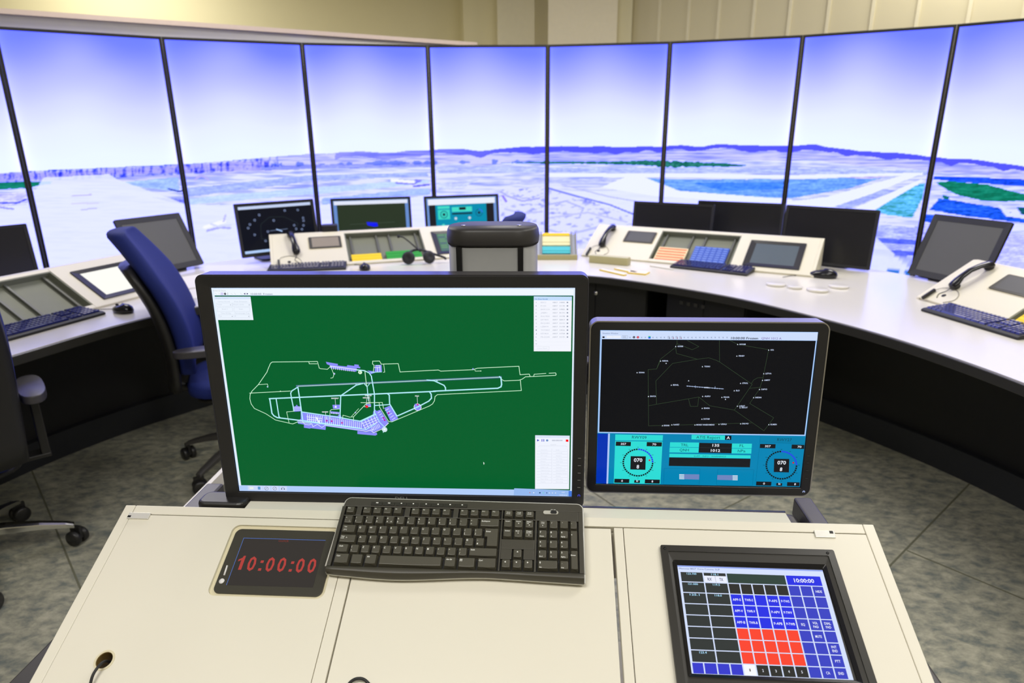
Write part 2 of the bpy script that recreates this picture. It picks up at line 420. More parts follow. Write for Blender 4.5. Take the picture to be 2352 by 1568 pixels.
FEAT = [  # outline in picture coordinates, colour, streak strength
 ([(-200, 399), (60, 398), (300, 388), (620, 367), (620, 390), (300, 400), (130, 410), (-200, 425)], (176, 172, 238), .5),
 ([(-200, 428), (120, 415), (118, 421), (60, 432), (-200, 447)], (0, 128, 110), .4),
 ([(-200, 455), (70, 440), (70, 462), (-200, 520)], (205, 205, 246), .9),
 ([(270, 420), (410, 406), (412, 440), (340, 432)], (168, 200, 240), .6),
 ([(350, 452), (440, 460), (440, 470), (400, 466)], (120, 130, 220), .8),
 ([(425, 432), (720, 402), (980, 396), (985, 404), (720, 415), (430, 452)], (170, 188, 238), .55),
 ([(430, 456), (720, 430), (900, 418), (985, 414), (985, 420), (880, 432), (720, 446), (430, 470)], (196, 220, 250), .35),
 ([(740, 455), (985, 432), (990, 446), (900, 452), (740, 470)], (165, 190, 240), .5),
 ([(600, 380), (760, 377), (990, 374), (990, 384), (760, 387), (600, 391)], (150, 160, 228), .6),
 ([(1000, 384), (1250, 384), (1250, 396), (1010, 398)], (184, 196, 240), .6),
 ([(1010, 420), (1100, 412), (1060, 432), (1006, 436)], (205, 214, 248), .6),
 ([(1140, 420), (1255, 412), (1255, 420), (1150, 424)], (198, 204, 240), .6),
 ([(1255, 385), (1520, 385), (1820, 386), (2130, 392), (2130, 402), (1820, 398), (1520, 397), (1255, 396)], (182, 196, 240), .7),
 ([(1265, 413), (1400, 410), (1405, 417), (1330, 422), (1265, 419)], (196, 204, 240), .6),
 ([(1455, 410), (1560, 412), (1820, 412), (1900, 410), (2040, 404), (1950, 432), (1820, 455), (1680, 452), (1560, 440)], (112, 168, 232), .7),
 ([(1590, 420), (1800, 418), (1800, 434), (1660, 438)], (70, 140, 226), .5),
 ([(1905, 405), (2060, 402), (2000, 412)], (205, 196, 238), .6),
 ([(1880, 478), (2020, 434), (2060, 436), (1950, 480)], (166, 180, 234), .6),
 ([(2010, 484), (2080, 432), (2125, 420), (2120, 452), (2095, 500), (2040, 494)], (86, 186, 208), 1.0),
 ([(1990, 505), (2110, 520), (2110, 640), (1980, 640)], (180, 190, 248), .9),
 ([(2000, 545), (2110, 552), (2110, 562), (2000, 557)], (90, 110, 230), .6),
 ([(1985, 570), (2105, 578), (2105, 588), (1985, 582)], (96, 112, 232), .6),
 ([(2145, 404), (2352, 412), (2500, 420), (2500, 432), (2352, 428), (2200, 418), (2145, 412)], (20, 80, 216), .6),
 ([(2150, 420), (2180, 416), (2270, 424), (2352, 446), (2500, 470), (2500, 480), (2352, 462), (2260, 462), (2190, 445)], (0, 128, 104), .6),
 ([(2165, 448), (2182, 450), (2180, 460), (2166, 458)], (0, 110, 110), .3),
 ([(2156, 456), (2190, 460), (2300, 478), (2352, 500), (2500, 520), (2500, 540), (2352, 512), (2230, 498), (2135, 482)], (22, 92, 214), .8),
 ([(2292, 470), (2300, 470), (2320, 488), (2400, 502), (2400, 508), (2310, 496)], (225, 232, 255), .1),
 ([(2335, 475), (2400, 480), (2400, 500), (2345, 492)], (0, 90, 110), .5),
 ([(2120, 492), (2150, 494), (2150, 512), (2118, 508)], (40, 96, 220), .6),
 ([(2110, 515), (2150, 512), (2500, 560), (2500, 700), (2100, 700)], (196, 200, 250), .9),
]
LINES = [  # dark or light strokes
 ([(1258, 432), (1330, 452), (1400, 470), (1455, 492)], 2.2, (120, 130, 220)), ([(1290, 424), (1400, 452), (1460, 462)], 1.6, (190, 195, 240)),
 ([(1258, 470), (1300, 462), (1340, 478), (1330, 500)], 2, (180, 186, 240)), ([(1262, 500), (1350, 488), (1440, 510)], 2, (196, 200, 246)),
 ([(1262, 528), (1300, 540), (1380, 520)], 3, (190, 196, 246)), ([(1150, 440), (1165, 450), (1200, 462), (1240, 455)], 2, (170, 172, 236)),
 ([(1160, 480), (1200, 490), (1245, 486)], 2.5, (196, 200, 246)), ([(1155, 450), (1162, 462)], 3, (140, 120, 220)),
 ([(910, 420), (950, 422), (966, 415), (955, 414)], 2.5, (130, 130, 214)), ([(950, 428), (985, 424)], 2.5, (110, 110, 200)),
 ([(388, 434), (412, 440), (422, 436)], 2.2, (60, 80, 150)), ([(448, 412), (462, 402), (478, 412)], 3, (186, 180, 236)),
 ([(476, 530), (506, 522), (528, 524)], 3, (176, 178, 236)), ([(470, 522), (516, 508)], 5, (250, 252, 255)), ([(484, 514), (500, 520), (530, 517)], 2.4, (214, 220, 250)), ([(514, 508), (518, 494)], 2.6, (192, 192, 236)),
 ([(900, 414), (950, 418)], 4, (248, 250, 255)), ([(166, 450), (210, 447)], 2, (200, 196, 236)), ([(164, 468), (226, 466)], 1.6, (214, 212, 244)), ([(186, 482), (222, 478)], 1.6, (196, 196, 238)),
 ([(0, 466), (40, 466), (60, 458)], 2.2, (90, 100, 216)), ([(0, 476), (30, 480)], 2, (150, 150, 230)),
 ([(2044, 624), (2060, 624)], 9, (40, 120, 200)), ([(2084, 626), (2100, 626)], 9, (40, 120, 200)),
 ([(2010, 512), (2100, 520)], 3, (226, 230, 255)),
]
def paint(px, py, s):
    """colour of the airport panorama shown on the video wall; s runs 0..1 across a panel"""
    yt = interp(px, TOPY); yh = np.mean([interp(px + d_, HILL) for d_ in (-16, -9, -3, 3, 9, 16)], 0) + 2.4 * (vnoise(px / 26, py * 0, 8) - .5) * (px > 700)
    t = (py - yt) / np.maximum(yh - yt, 1)
    t2 = t + 0.15 * np.exp(-((s - .42) / .27) ** 2) * np.clip(1.2 - t, 0, 1) - .04 + 0.05 * (vnoise(px / 90, py / 60, 5) - .5)
    ks = [-.2, 0.05, .2, .38, .55, .72, .9, 1.2]
    cs = np.array([(100, 122, 255), (118, 134, 255), (150, 160, 255), (186, 192, 255), (214, 220, 255), (232, 240, 255), (238, 250, 255), (240, 250, 255)], float)
    c = np.stack([np.interp(t2, ks, cs[:, i]) for i in range(3)], -1)
    edge = np.exp(-s / .035) + np.exp(-(1 - s) / .035); c += (edge * 18)[..., None] * np.array([1, 1, 0])
    g = py > yh
    st1 = vnoise(px / 70, py / 3.2, 1); st2 = vnoise(px / 22, py / 2.6, 2); fine = vnoise(px / 5, py / 3, 3)
    dep = np.clip((py - yh) / 110, 0, 1)
    base = np.array([228, 232, 255.]) + np.zeros(c.shape)
    str_ = np.clip(st1 * .6 + st2 * .4 - .42 + .12 * (1 - dep), 0, 1)[..., None] * (1.75 - dep[..., None])
    base = base - str_ * np.array([170, 150, 40])
    # hazy hills and far city
    hz = (py > yh) & (py < yh + 34)
    base = np.where(hz[..., None], base * .55 + .45 * np.array([190, 186, 246]), base)
    mt = (py > yh) & (py < yh + 8 + 9 * vnoise(px / 24, py * 0, 9)) & (px > 770)
    mk = np.clip((px - 770) / 420, .45, 1)[..., None]
    base = np.where(mt[..., None], base * (1 - mk) + mk * np.array([84, 88, 236]), base)
    bands = [(398, 410, .75), (438, 455, .5)]
    far = (py > yh + 34) & (py < yh + 60)
    base = np.where(far[..., None], base * .7 + .3 * np.array([238, 244, 255]), base)
    for P, col, k in FEAT:
        msk = inpoly(px + 3 * (fine - .5), py + 2 * (st2 - .5), P)
        cc = np.array(col, float) + (np.clip(st2 * .6 + fine * .4 - .5, -.5, .5) * 110 * k)[..., None]
        base = np.where(msk[..., None], cc, base)
    city = (py > yh) & (py < yh + 24) & (px < 640)
    cn = vnoise(px / 4, py / 14, 11) * .7 + fine * .3
    base = np.where(city[..., None], base - np.clip(cn - .48, 0, .45)[..., None] * np.array([380, 330, 90]), base)
    tree = (np.abs(py - (interp(px, [(600, 378), (1000, 373), (1258, 371)]))) < 6 * vnoise(px / 9, py * 0, 21)) & (px > 610) & (px < 1258) & (vnoise(px / 16, py * 0, 22) > .5)
    base = np.where(tree[..., None], base * .35 + .65 * np.array([70, 100, 200]), base)
    gl = interp(px, [(1200, 374), (1258, 373), (1400, 374), (1480, 374), (1540, 377), (1640, 378), (1700, 380)])
    gt = interp(px, [(1150, .3), (1258, 2.5), (1400, 3), (1470, 6), (1530, 7), (1600, 6), (1690, 3), (1720, .5)]) * (.7 + .6 * vnoise(px / 7, py * 0, 31))
    grn = (np.abs(py - gl) < gt) & (px > 1150) & (px < 1712)
    base = np.where(grn[..., None], np.array([0, 92, 84]) + 50 * fine[..., None], base)
    low = (py > interp(px, [(-300, 500), (60, 470), (100, 408), (250, 400), (270, 412), (430, 470), (560, 470), (730, 472), (900, 462), (1000, 444), (1250, 470), (1258, 440), (1500, 436), (1560, 446), (1820, 462), (1960, 480), (1985, 520), (2400, 900)]))
    base = np.where(low[..., None], base * .12 + .88 * np.array([232, 238, 255]), base)
    term = inpoly(px, py, [(1150, 436), (1255, 428), (1330, 452), (1460, 500), (1460, 640), (1150, 640)])
    tn = vnoise(px / 14 + py / 20, py / 5, 41) * .6 + vnoise(px / 5, py / 4, 42) * .4
    base = np.where(term[..., None], np.array([226, 230, 255]) - np.clip(tn - .55, 0, .4)[..., None] * np.array([260, 250, 60]), base)
    rw = inpoly(px, py, [(1820, 462), (1900, 452), (2090, 398), (2110, 402), (2000, 446), (1900, 480), (1820, 482)]) | inpoly(px, py, [(1960, 480), (2060, 436), (2115, 412), (2125, 414), (2080, 440), (2005, 484)]) | inpoly(px, py, [(1255, 398), (1530, 398), (1820, 402), (2120, 396), (2120, 402), (1820, 410), (1530, 408), (1255, 406)]) | inpoly(px, py, [(1440, 405), (1480, 407), (1560, 438), (1820, 458), (1820, 472), (1500, 450), (1380, 430)])
    base = np.where(rw[..., None], np.array([240, 246, 255.]), base)
    for P, w, col in LINES:
        m = np.zeros(px.shape, bool)
        for (x0, y0), (x1, y1) in zip(P[:-1], P[1:]):
            L2 = (x1 - x0) ** 2 + (y1 - y0) ** 2; u = np.clip(((px - x0) * (x1 - x0) + (py - y0) * (y1 - y0)) / L2, 0, 1)
            m |= (px - x0 - u * (x1 - x0)) ** 2 + (py - y0 - u * (y1 - y0)) ** 2 < (w * .75 + .3) ** 2
        base = np.where(m[..., None], np.array(col, float), base)
    c = np.where(g[..., None], base, c)
    c = np.clip(c, 0, 255) / 255
    l = np.where(c <= .04045, c / 12.92, ((c + .055) / 1.055) ** 2.4)
    l[..., 2] *= 1 + 1.6 * np.clip(l[..., 2] - .5, 0, .5) * 2      # the panels drive their blue well past the camera's white
    return l
WLAB = ['a tree line and parked vehicles, cut by the photo edge', 'city skyline above an empty white apron', 'grass strips and a small airliner on the apron', 'hazy hills behind runway grass and two beacon towers', 'low hills, taxiway curve and airliners beside the terminal', 'long terminal roof and a green belt of trees', 'teal field and hills, above three dark monitors', 'wide runway junction and striped field', 'dark green wood and a blue field']
for k in range(-1, 8):
    a, b = wpos(k), wpos(k + 1); dd = b - a; Lp = np.linalg.norm(dd); yaw = math.atan2(dd[1], dd[0])
    F_ = Fr((a[0], a[1], WBOT), math.degrees(yaw), 90)
    t = thing('display_screen', 'tall lit display screen showing ' + WLAB[k + 1], 'screen', Mx([list(r_) for r_ in F_.m()]), 'tall screens of the video wall')
    H_ = WTOP - WBOT; bz = .017
    MB().ring([(0.001, 0), (Lp - .001, 0), (Lp - .001, H_), (0.001, H_)], [(bz, bz), (Lp - bz, bz), (Lp - bz, H_ - bz), (bz, H_ - bz)], -.03, .004).build('bezel', BLK, t)
    MB().box(.03, Lp - .03, .03, H_ - .03, -.11, -.03).build('housing', BLKM, t)
    nx = 112; ys = np.concatenate([np.linspace(0.0, .22, 24, endpoint=False), np.linspace(.22, .78, 124, endpoint=False), np.linspace(.78, 1, 26)]) * 0 + 0
    z0, z1 = bz, H_ - bz
    ys = np.concatenate([np.linspace(z0, .15, 6, endpoint=False), np.linspace(.15, .96, 200, endpoint=False), np.linspace(.96, z1, 26)])
    xs = np.linspace(bz, Lp - bz, nx); X_, Y_ = np.meshgrid(xs, ys)
    P3 = F_.o + X_[..., None] * F_.x + Y_[..., None] * F_.y
    px_, py_ = proj(P3); rgb = paint(px_, py_, (X_ - bz) / (Lp - 2 * bz))
    me = bpy.data.meshes.new('picture'); n_ = nx * len(ys)
    co = np.stack([X_.ravel(), Y_.ravel(), np.full(n_, -.004)], 1)
    ii = np.arange(n_).reshape(len(ys), nx); q = np.stack([ii[:-1, :-1], ii[:-1, 1:], ii[1:, 1:], ii[1:, :-1]], -1).reshape(-1, 4)
    me.from_pydata(co.tolist(), [], q.tolist()); me.materials.append(DISPW)
    ca = me.color_attributes.new('pic', 'FLOAT_COLOR', 'POINT'); ca.data.foreach_set('color', np.concatenate([rgb.reshape(-1, 3), np.ones((n_, 1))], 1).ravel().astype(np.float32))
    o = bpy.data.objects.new('picture', me); COL.objects.link(o); o.parent = t

# ---------------------------------------------------------------- light
def area(name, loc, sx, sy, power, col, rot=(0, 0, 0)):
    l = bpy.data.lights.new(name, 'AREA'); l.shape = 'RECTANGLE'; l.size = sx; l.size_y = sy; l.energy = power; l.color = col
    o = bpy.data.objects.new(name, l); COL.objects.link(o); o.location = loc; o.rotation_euler = rot; return o
WARM = (1.0, 0.972, 0.915)
LK = 1.0
for x, y, p in ((-0.9, -0.5, 51), (1.4, -0.7, 49), (-2.3, 4.2, 34), (2.3, 1.5, 34), (0.3, 4.2, 42), (3.0, 4.4, 42), (-3.4, 5.9, 44)):  # unseen ceiling lamps, some added to brighten desk, walls and right floor
    area('unseen_ceiling_light', (x, y, CEILZ - .03), 1.2, .6, p * LK, WARM)
w = bpy.data.worlds.new('world'); SC.world = w; w.use_nodes = True
w.node_tree.nodes['Background'].inputs[0].default_value = (1, .95, .85, 1); w.node_tree.nodes['Background'].inputs[1].default_value = 0.02

# ---------------------------------------------------------------- camera
cd = bpy.data.cameras.new('camera'); cam = bpy.data.objects.new('camera', cd); COL.objects.link(cam)
cd.sensor_width = 36; cd.lens = FPX / 2352 * 36; cd.clip_start = .02
B3 = BM  # rows world axes in terms of camera right / down / forward
rt_, dn_, fw_ = BM[:, 0], BM[:, 1], BM[:, 2]
M4 = Mx.Identity(4)
for i in range(3): M4[i][0], M4[i][1], M4[i][2], M4[i][3] = rt_[i], -dn_[i], -fw_[i], CAM[i]
cam.matrix_world = M4; SC.camera = cam
cd.dof.use_dof = True; cd.dof.focus_distance = 1.25; cd.dof.aperture_fstop = 4.2; cd.dof.aperture_blades = 0
SC.view_settings.view_transform = 'Standard'; SC.view_settings.look = 'None'; SC.view_settings.exposure = 0; SC.view_settings.gamma = 1
SC.view_settings.use_curve_mapping = False
# ---------------------------------------------------------------- curved desk
DZ = 0.75
fp = [(-2.02, 1.2), (-1.97, 1.7), (-1.90, 2.05), (-1.817, 2.287), (-1.70, 2.60), (-1.60, 2.79), (-1.472, 2.977), (-1.22, 3.25), (-.85, 3.50), (-.35, 3.66), (.1, 3.69), (.451, 3.593), (.70, 3.42), (.931, 3.207), (1.12, 2.99), (1.328, 2.648), (1.45, 2.40), (1.54, 2.13), (1.60, 1.85), (1.63, 1.5), (1.62, 1.1)]
front = catmull(fp, 6)
cx_, cy_ = -.12, 1.9
def backpt(p):
    d = p - np.array([cx_, cy_]); L_ = np.linalg.norm(d); d /= L_
    an = math.degrees(math.atan2(d[0], d[1]))
    dep = np.interp(an, [-120, -70, -40, -25, -4, 6, 11, 15, 21, 40, 55, 70, 120], [.95, .98, 1.1, 1.14, 1.16, .95, .82, .95, 1.22, 1.26, 1.2, 1.1, 1.0])
    return p + d * dep
back = [backpt(p) for p in front]
def band(mb, A, B, z0, z1):
    n = len(A); vs = [(*p, z0) for p in A] + [(*p, z0) for p in B] + [(*p, z1) for p in A] + [(*p, z1) for p in B]; fs = []
    for i in range(n - 1):
        fs += [(i, i + 1, n + i + 1, n + i), (2 * n + i, 2 * n + i + 1, 3 * n + i + 1, 3 * n + i), (i, i + 1, 2 * n + i + 1, 2 * n + i), (n + i, n + i + 1, 3 * n + i + 1, 3 * n + i)]
    fs += [(0, n, 3 * n, 2 * n), (n - 1, 2 * n - 1, 4 * n - 1, 3 * n - 1)]
    mb.add(vs, fs, False)
def off(P, d):  # move a front line outwards (away from the room centre) by d
    out = []
    for i, p in enumerate(P):
        a, b = P[max(i - 1, 0)], P[min(i + 1, len(P) - 1)]; t = (b - a) / np.linalg.norm(b - a); out.append(p + np.array([-t[1], t[0]]) * d)
    return out
wt = thing('curved_desk', 'long curved cream control desk with a dark edge facing the video wall', 'desk', (0, 0, DZ))
m = MB(); band(m, off(front, .012), back, -.032, 0.0); m.build('worktop', LAM2, wt)
m = MB(); band(m, front, off(front, .0119), -.040, -.0025); m.build('edge_band', EDGE, wt, bevel=.003)
m = MB(); band(m, off(front, .66), off(front, .68), -.62, -.033); m.build('modesty_panel', DKCAB, wt)
m = MB(); band(m, off(front, .62), off(front, .68), -.75, -.62); m.build('cable_plinth', mat('plinth', (36, 38, 42), .45), wt)
# dark base cabinets standing under the worktop
def cabinet(i0, i1, label, inset=.05, lock=None, vent=False):
    P = front[i0:i1]; a, b = np.array(P[0]), np.array(P[-1]); c = (a + b) / 2; d = b - a; L_ = np.linalg.norm(d); yaw = math.atan2(d[1], d[0])
    n = np.array([-sin(yaw), cos(yaw)])
    # keep the whole front behind the curved edge
    worst = max(((p - a) @ n) for p in P); o_ = a + n * (worst + inset)
    t = thing('base_cabinet', label, 'cabinet', at(o_[0], o_[1], 0, yaw), 'dark cabinets under the curved desk')
    MB().box(0, L_, 0.018, .48, .09, DZ - .034).build('carcass', DKCAB, t, bevel=.002)
    dr = MB().box(.003, L_ / 2 - .0015, 0, .018, .10, DZ - .05).build('door', DKCAB, t, bevel=.002)
    MB().box(L_ / 2 + .0015, L_ - .003, 0, .018, .10, DZ - .05).build('door', DKCAB, t, bevel=.002)
    MB().box(.0, L_, .02, .47, 0, .09).build('plinth', mat('plinth', (36, 38, 42), .45), t)
    if lock: MB().lathe([(.0001, -.004), (.011, -.004), (.012, 0.0), (.012, .004)], 16, (lock, 0, DZ - .11), 'y').build('lock', CHROME, t); 
    if vent:
        m_ = MB()
        for k in range(4): m_.box(L_ - .36 + k * .042, L_ - .34 + k * .042, -.004, 0.0, DZ - .10, DZ - .082)
        m_.build('socket', mat('socket_grey', (62, 60, 54), .5), t)
    return t
cabinet(61, 73, 'dark two door cabinet with a round lock under the orange strip console', lock=.30, inset=.06)
cabinet(74, 84, 'dark two door cabinet with sockets under the desk by the clear plastic lids', vent=True, inset=.06)

# ---------------------------------------------------------------- sloped consoles on the curved desk
SLP, SH, SW = 30.9, 0.319, 1.40
T_ = Mx.Rotation(R(SLP), 4, 'X')
def console(x, y, yaw, label, screen_kind, group='sloped consoles on the curved desk'):
    t = thing('desk_console', label, 'console', at(x, y, DZ + .0005, R(yaw)), group)
    cs, sn = SH * cos(R(SLP)), SH * sin(R(SLP))
    prof = [(0, 0), (0, .010), (cs, .010 + sn), (cs + .028, .010 + sn), (cs + .028, 0)]
    m = MB(); m.prismx(prof, 0, .016); m.prismx(prof, SW - .016, SW); m.box(.016, SW - .016, cs + .014, cs + .028, 0, .010 + sn)
    m.box(.016, SW - .016, cs - .002, cs + .0139, sn - .008, .010 + sn); m.build('housing', CREAM, t, bevel=.0015)
    Tf = Mx.Translation((0, 0, .010)) @ T_
    def F(): return MB(Tf)
    a, b = .455, .945
    m = F(); ho = rr(.222, .438, .150, .281, .012, 4)
    m.box(.0162, a - .001, .0005, SH, -.014, 0); m.build('panel', CREAM, t, bevel=.001)
    F().box(b + .001, SW - .0162, .0005, SH, -.014, 0).build('panel', CREAM, t, bevel=.001)
    m = F(); m.box(a, b, .299, SH, -.014, 0); m.box(a, b, .0005, .022, -.014, 0); m.build('bay_frame', CREAM, t, bevel=.001)
    m = F(); m.box(a, b, .022, .299, -.040, -.034); m.box(a, a + .006, .022, .299, -.034, -.002); m.box(b - .006, b, .022, .299, -.034, -.002); m.box(a + .006, b - .006, .293, .299, -.034, -.002)
    bay = m.build('strip_bay', BAYG, t)
    for xr in (.035, .200, .282, .455):
        F().box(a + xr - .006, a + xr + .006, .022, .2925, -.0335, -.020).build('rail', RAIL, t, bevel=.001)
    # tablet set into the first panel
    tb = F(); tb.prism(rr(.226, .434, .156, .276, .008, 4), .0002, .0012); tb.build('tablet_recess', CREAMD, t)
    tb = F(); tb.prism(rr(.232, .428, .161, .271, .008, 4), .0013, .005); tab = tb.build('tablet', mat('tablet_bezel', (70, 68, 58), .35), t)
    p = Pic(z0=.0); p.rect(.250, .172, .414, .262, (92, 88, 78) if screen_kind != 'LM' else (150, 140, 120), 0)
    q = p.build('tablet_screen', tab, OFFT if screen_kind != 'LM' else mat('tablet_lit_glass', (150, 140, 122), .4)); q.matrix_local = Tf @ Mx.Translation((0, 0, .0054))
    q.modifiers.new('thick', 'SOLIDIFY').thickness = .0003
    # touch screen in the other panel
    fr = F(); fr.ring(rr(1.012, 1.318, .034, .262, .004, 2), rr(1.046, 1.284, .062, .238, .002, 2), 0.0002, .006, .002); tsn = fr.build('touch_screen_frame', BLK, t)
    p = Pic(); lit = {'FL': (255, 254, 246), 'LM': (84, 128, 108), 'RM': None, 'FR': None}[screen_kind]
    x0, x1, y0, y1 = 1.046, 1.284, .062, .238
    if lit:
        p.rect(x0, y0, x1, y1, lit, 0)
        if screen_kind == 'LM':
            for i in range(8):
                for j in range(5): p.rect(x0 + .008 + j * .047, y0 + .008 + i * .021, x0 + .050 + j * .047, y0 + .024 + i * .021, (110, 150, 122) if (i + j) % 3 else (92, 116, 128), 1)
        q = p.build('touch_screen', tsn)
    else:
        p.rect(x0, y0, x1, y1, (80, 92, 100), 0); q = p.build('touch_screen', tsn, mat('touch_glass', (84, 96, 104), .35))
    q.matrix_local = Tf @ Mx.Translation((0, 0, .0012))
    # cable outlet and handset socket
    F().lathe([(.0001, .001), (.010, .001), (.010, .0001), (.0001, .0001)], 14, (.105, .052, 0)).build('cable_outlet', KEYW, t)
    return t
CONS = {}
for k, x, y, yw, lab in (('RM', .453, 4.227, -31.4, 'sloped cream console carrying orange and blue strip boards'), ('LM', -1.426, 3.834, 18.4, 'sloped cream console holding yellow and green strip stacks behind the large monitor'),
                         ('FR', 1.916, 3.006, -79.1, 'sloped cream console at the photo edge with a phone handset lying in full view'), ('FL', -2.252, 2.056, 69.8, 'sloped cream console with an empty strip bay and a bright white touch screen')):
    CONS[k] = (console(x, y, yw, lab, k), x, y, yw)
def onface(k, x, y, n=0.0):
    """world matrix of a frame lying on the sloped face of console k"""
    t, X0, Y0, yw = CONS[k]
    return at(X0, Y0, DZ + .0005, R(yw)) @ Mx.Translation((0, 0, .010)) @ T_ @ Mx.Translation((x, y, n))

# ---------------------------------------------------------------- phone handsets with cords
def handset(k, x, y, rot, label):
    t = thing('telephone_handset', label, 'phone', onface(k, x, y, .0) @ Mx.Rotation(R(rot), 4, 'Z'), 'black handsets on the consoles')
    sec = []
    for s_, w_, h_, z_ in ((-.105, .010, .008, .012), (-.100, .020, .016, .018), (-.085, .024, .018, .020), (-.066, .022, .013, .030), (-.045, .017, .010, .038), (0, .015, .010, .044), (.045, .017, .010, .038), (.066, .022, .013, .030), (.085, .024, .018, .020), (.100, .020, .016, .018), (.105, .010, .008, .012)):
        sec.append([(w_ * cos(2 * pi * i / 14), s_, z_ + h_ * sin(2 * pi * i / 14)) for i in range(14)])
    MB().loft(sec).build('handle', BLKG, t)
    for s_ in (-.084, .084):
        MB().lathe([(.001, .003), (.019, .003), (.021, .008), (.018, .016), (.001, .017)], 16, (0, s_, 0)).build('ear_piece' if s_ > 0 else 'mouthpiece', BLKM, t)
    pts = catmull([(0, -.104, .012), (-.01, -.125, .004), (-.022, -.15, .002), (-.005, -.175, .002)] , 6)
    MB().tube(pts, .0016, 6).build('cord', BLKM, t)
    return t
handset('RM', .117, .190, -3, 'black phone handset on the console carrying the blue strip board')
handset('LM', .140, .215, 8, 'black phone handset on the console in front of the radar map monitor')
handset('FR', .115, .20, -6, 'black phone handset on the console cut by the photo edge')
for k in ('LM', 'FR', 'RM'):
    t = thing('headset_socket', {'LM': 'small black rod socket low on the console beside the radar map monitor', 'FR': 'small black rod socket at the corner of the console with the large handset', 'RM': 'small black rod socket on the console behind the beige box'}[k], 'socket', onface(k, .045, .02, 0), 'rod sockets on the consoles')
    MB().box(-.006, .006, -.028, .045, .0005, .016).build('body', BLK, t, bevel=.003)
    c_ = catmull([(0, .044, .008), (.02, .075, .004), (.07, .085, .002), (.115, .06, .002), (.13, .02, .002), (.10, -.012, .002)], 6)
    MB().tube(c_, .0013, 6).build('wire', mat('grey_wire', (120, 116, 104), .5), t)

# ---------------------------------------------------------------- strip boards
def strips(k, x0, x1, y0, n, pitch, m, label, head=None, grid=False, n0=-.0195, hgt=.012, cat='strips'):
    t = thing('strip_board', label, cat, onface(k, x0, y0, n0), 'strip holders in the console bays')
    w_ = x1 - x0
    for i in range(n):
        mb = MB(); mb.box(0, w_, i * pitch, (i + 1) * pitch - .0012, 0, hgt)
        mats_ = [m]
        if grid or head:
            mats_.append(head); mb.cur = 1
            if grid:
                for j in range(6): mb.box(w_ * (j + .08) / 6, w_ * (j + .8) / 6, i * pitch + pitch * .25, i * pitch + pitch * .62, hgt, hgt + .0004)
            else: mb.box(w_ * .03, w_ * .97, i * pitch + pitch * .10, i * pitch + pitch * .64, hgt, hgt + .0004)
        mb.build('strip', mats_, t, bevel=.0012)
    return t
strips('LM', .475, .660, .024, 3, .0235, YEL, 'low stack of plain yellow strips in the bay beside green strips')
strips('LM', .690, .915, .030, 3, .0250, GRN, 'stack of green strips in the bay beside yellow strips')
strips('RM', .480, .665, .026, 5, .0250, mat('cream_strip', (246, 226, 176), .55), 'orange and cream striped board in the console bay', ORG, n0=-.019)
strips('RM', .700, .905, .026, 8, .0195, BLUP, 'blue grid strip board in the console bay', mat('pale_blue_label', (118, 150, 224), .5), True, n0=-.019)
strips('FR', .475, .66, .024, 3, .022, YEL, 'bright yellow strips in the bay cut by the photo edge')

# ---------------------------------------------------------------- desk keyboards and mice
def desk_keyboard(A, B, label, flip=False):
    """A, B: world points of the two ends of the near edge"""
    A, B = np.array(A[:2]), np.array(B[:2]); d = B - A; L_ = .45; yaw = math.atan2(d[1], d[0]); c = (A + B) / 2 - (d / np.linalg.norm(d)) * L_ / 2
    t = thing('keyboard', label, 'keyboard', at(c[0], c[1], DZ + .001, yaw), 'desk keyboards on the curved desk')
    MB().prismx([(0, 0), (0, .009), (.012, .014), (.148, .026), (.155, .020), (.155, 0)], 0, L_).build('case', BLKM, t, bevel=.003)
    m = MB()
    blocks = [(.012, .292, 15), (.303, .352, 3), (.362, .438, 4)]
    for r_ in range(6):
        y0 = .018 + r_ * .0200 + (.006 if r_ == 5 else 0); zz = .0142 + (y0 - .012) * .088
        for bx0, bx1, n in blocks:
            if n == 3 and r_ in (2,): continue
            w_ = (bx1 - bx0) / n
            if r_ == 0 and n == 15:
                for u0, u1 in ((0, 1.3), (1.3, 2.5), (2.5, 3.8), (3.8, 10.2), (10.2, 11.5), (11.5, 13.5), (13.5, 15)): m.taper(bx0 + u0 * w_ + .0008, bx0 + u1 * w_ - .0008, y0, y0 + .0175, zz, zz + .008, .002)
                continue
            for i in range(n): m.taper(bx0 + i * w_ + .0008, bx0 + (i + 1) * w_ - .0008, y0, y0 + .0175, zz, zz + .008, .002)
    m.build('keys', KEYB, t)
    return t
def mid(a, b): return (np.array(a) + np.array(b)) / 2
desk_keyboard(atz(1528, 614, DZ), atz(1727, 636, DZ), 'dark blue-black keyboard in front of the blue and orange strip boards')
desk_keyboard(atz(604, 628, DZ), atz(803, 619, DZ), 'keyboard in front of the yellow strips, half hidden by the large monitor')
kA = atz(42, 778, DZ); kB = atz(244, 722, DZ); desk_keyboard(kB + (kA - kB) / np.linalg.norm(kA - kB) * .45, kB, 'blue lit keyboard before the empty strip bay, beside the cut off chair')
kA = atz(2114, 714, DZ); kB = atz(2352, 786, DZ); desk_keyboard(kA, kA + (kB - kA) / np.linalg.norm(kB - kA) * .45, 'blue lit keyboard cut by the photo edge, below the large handset')
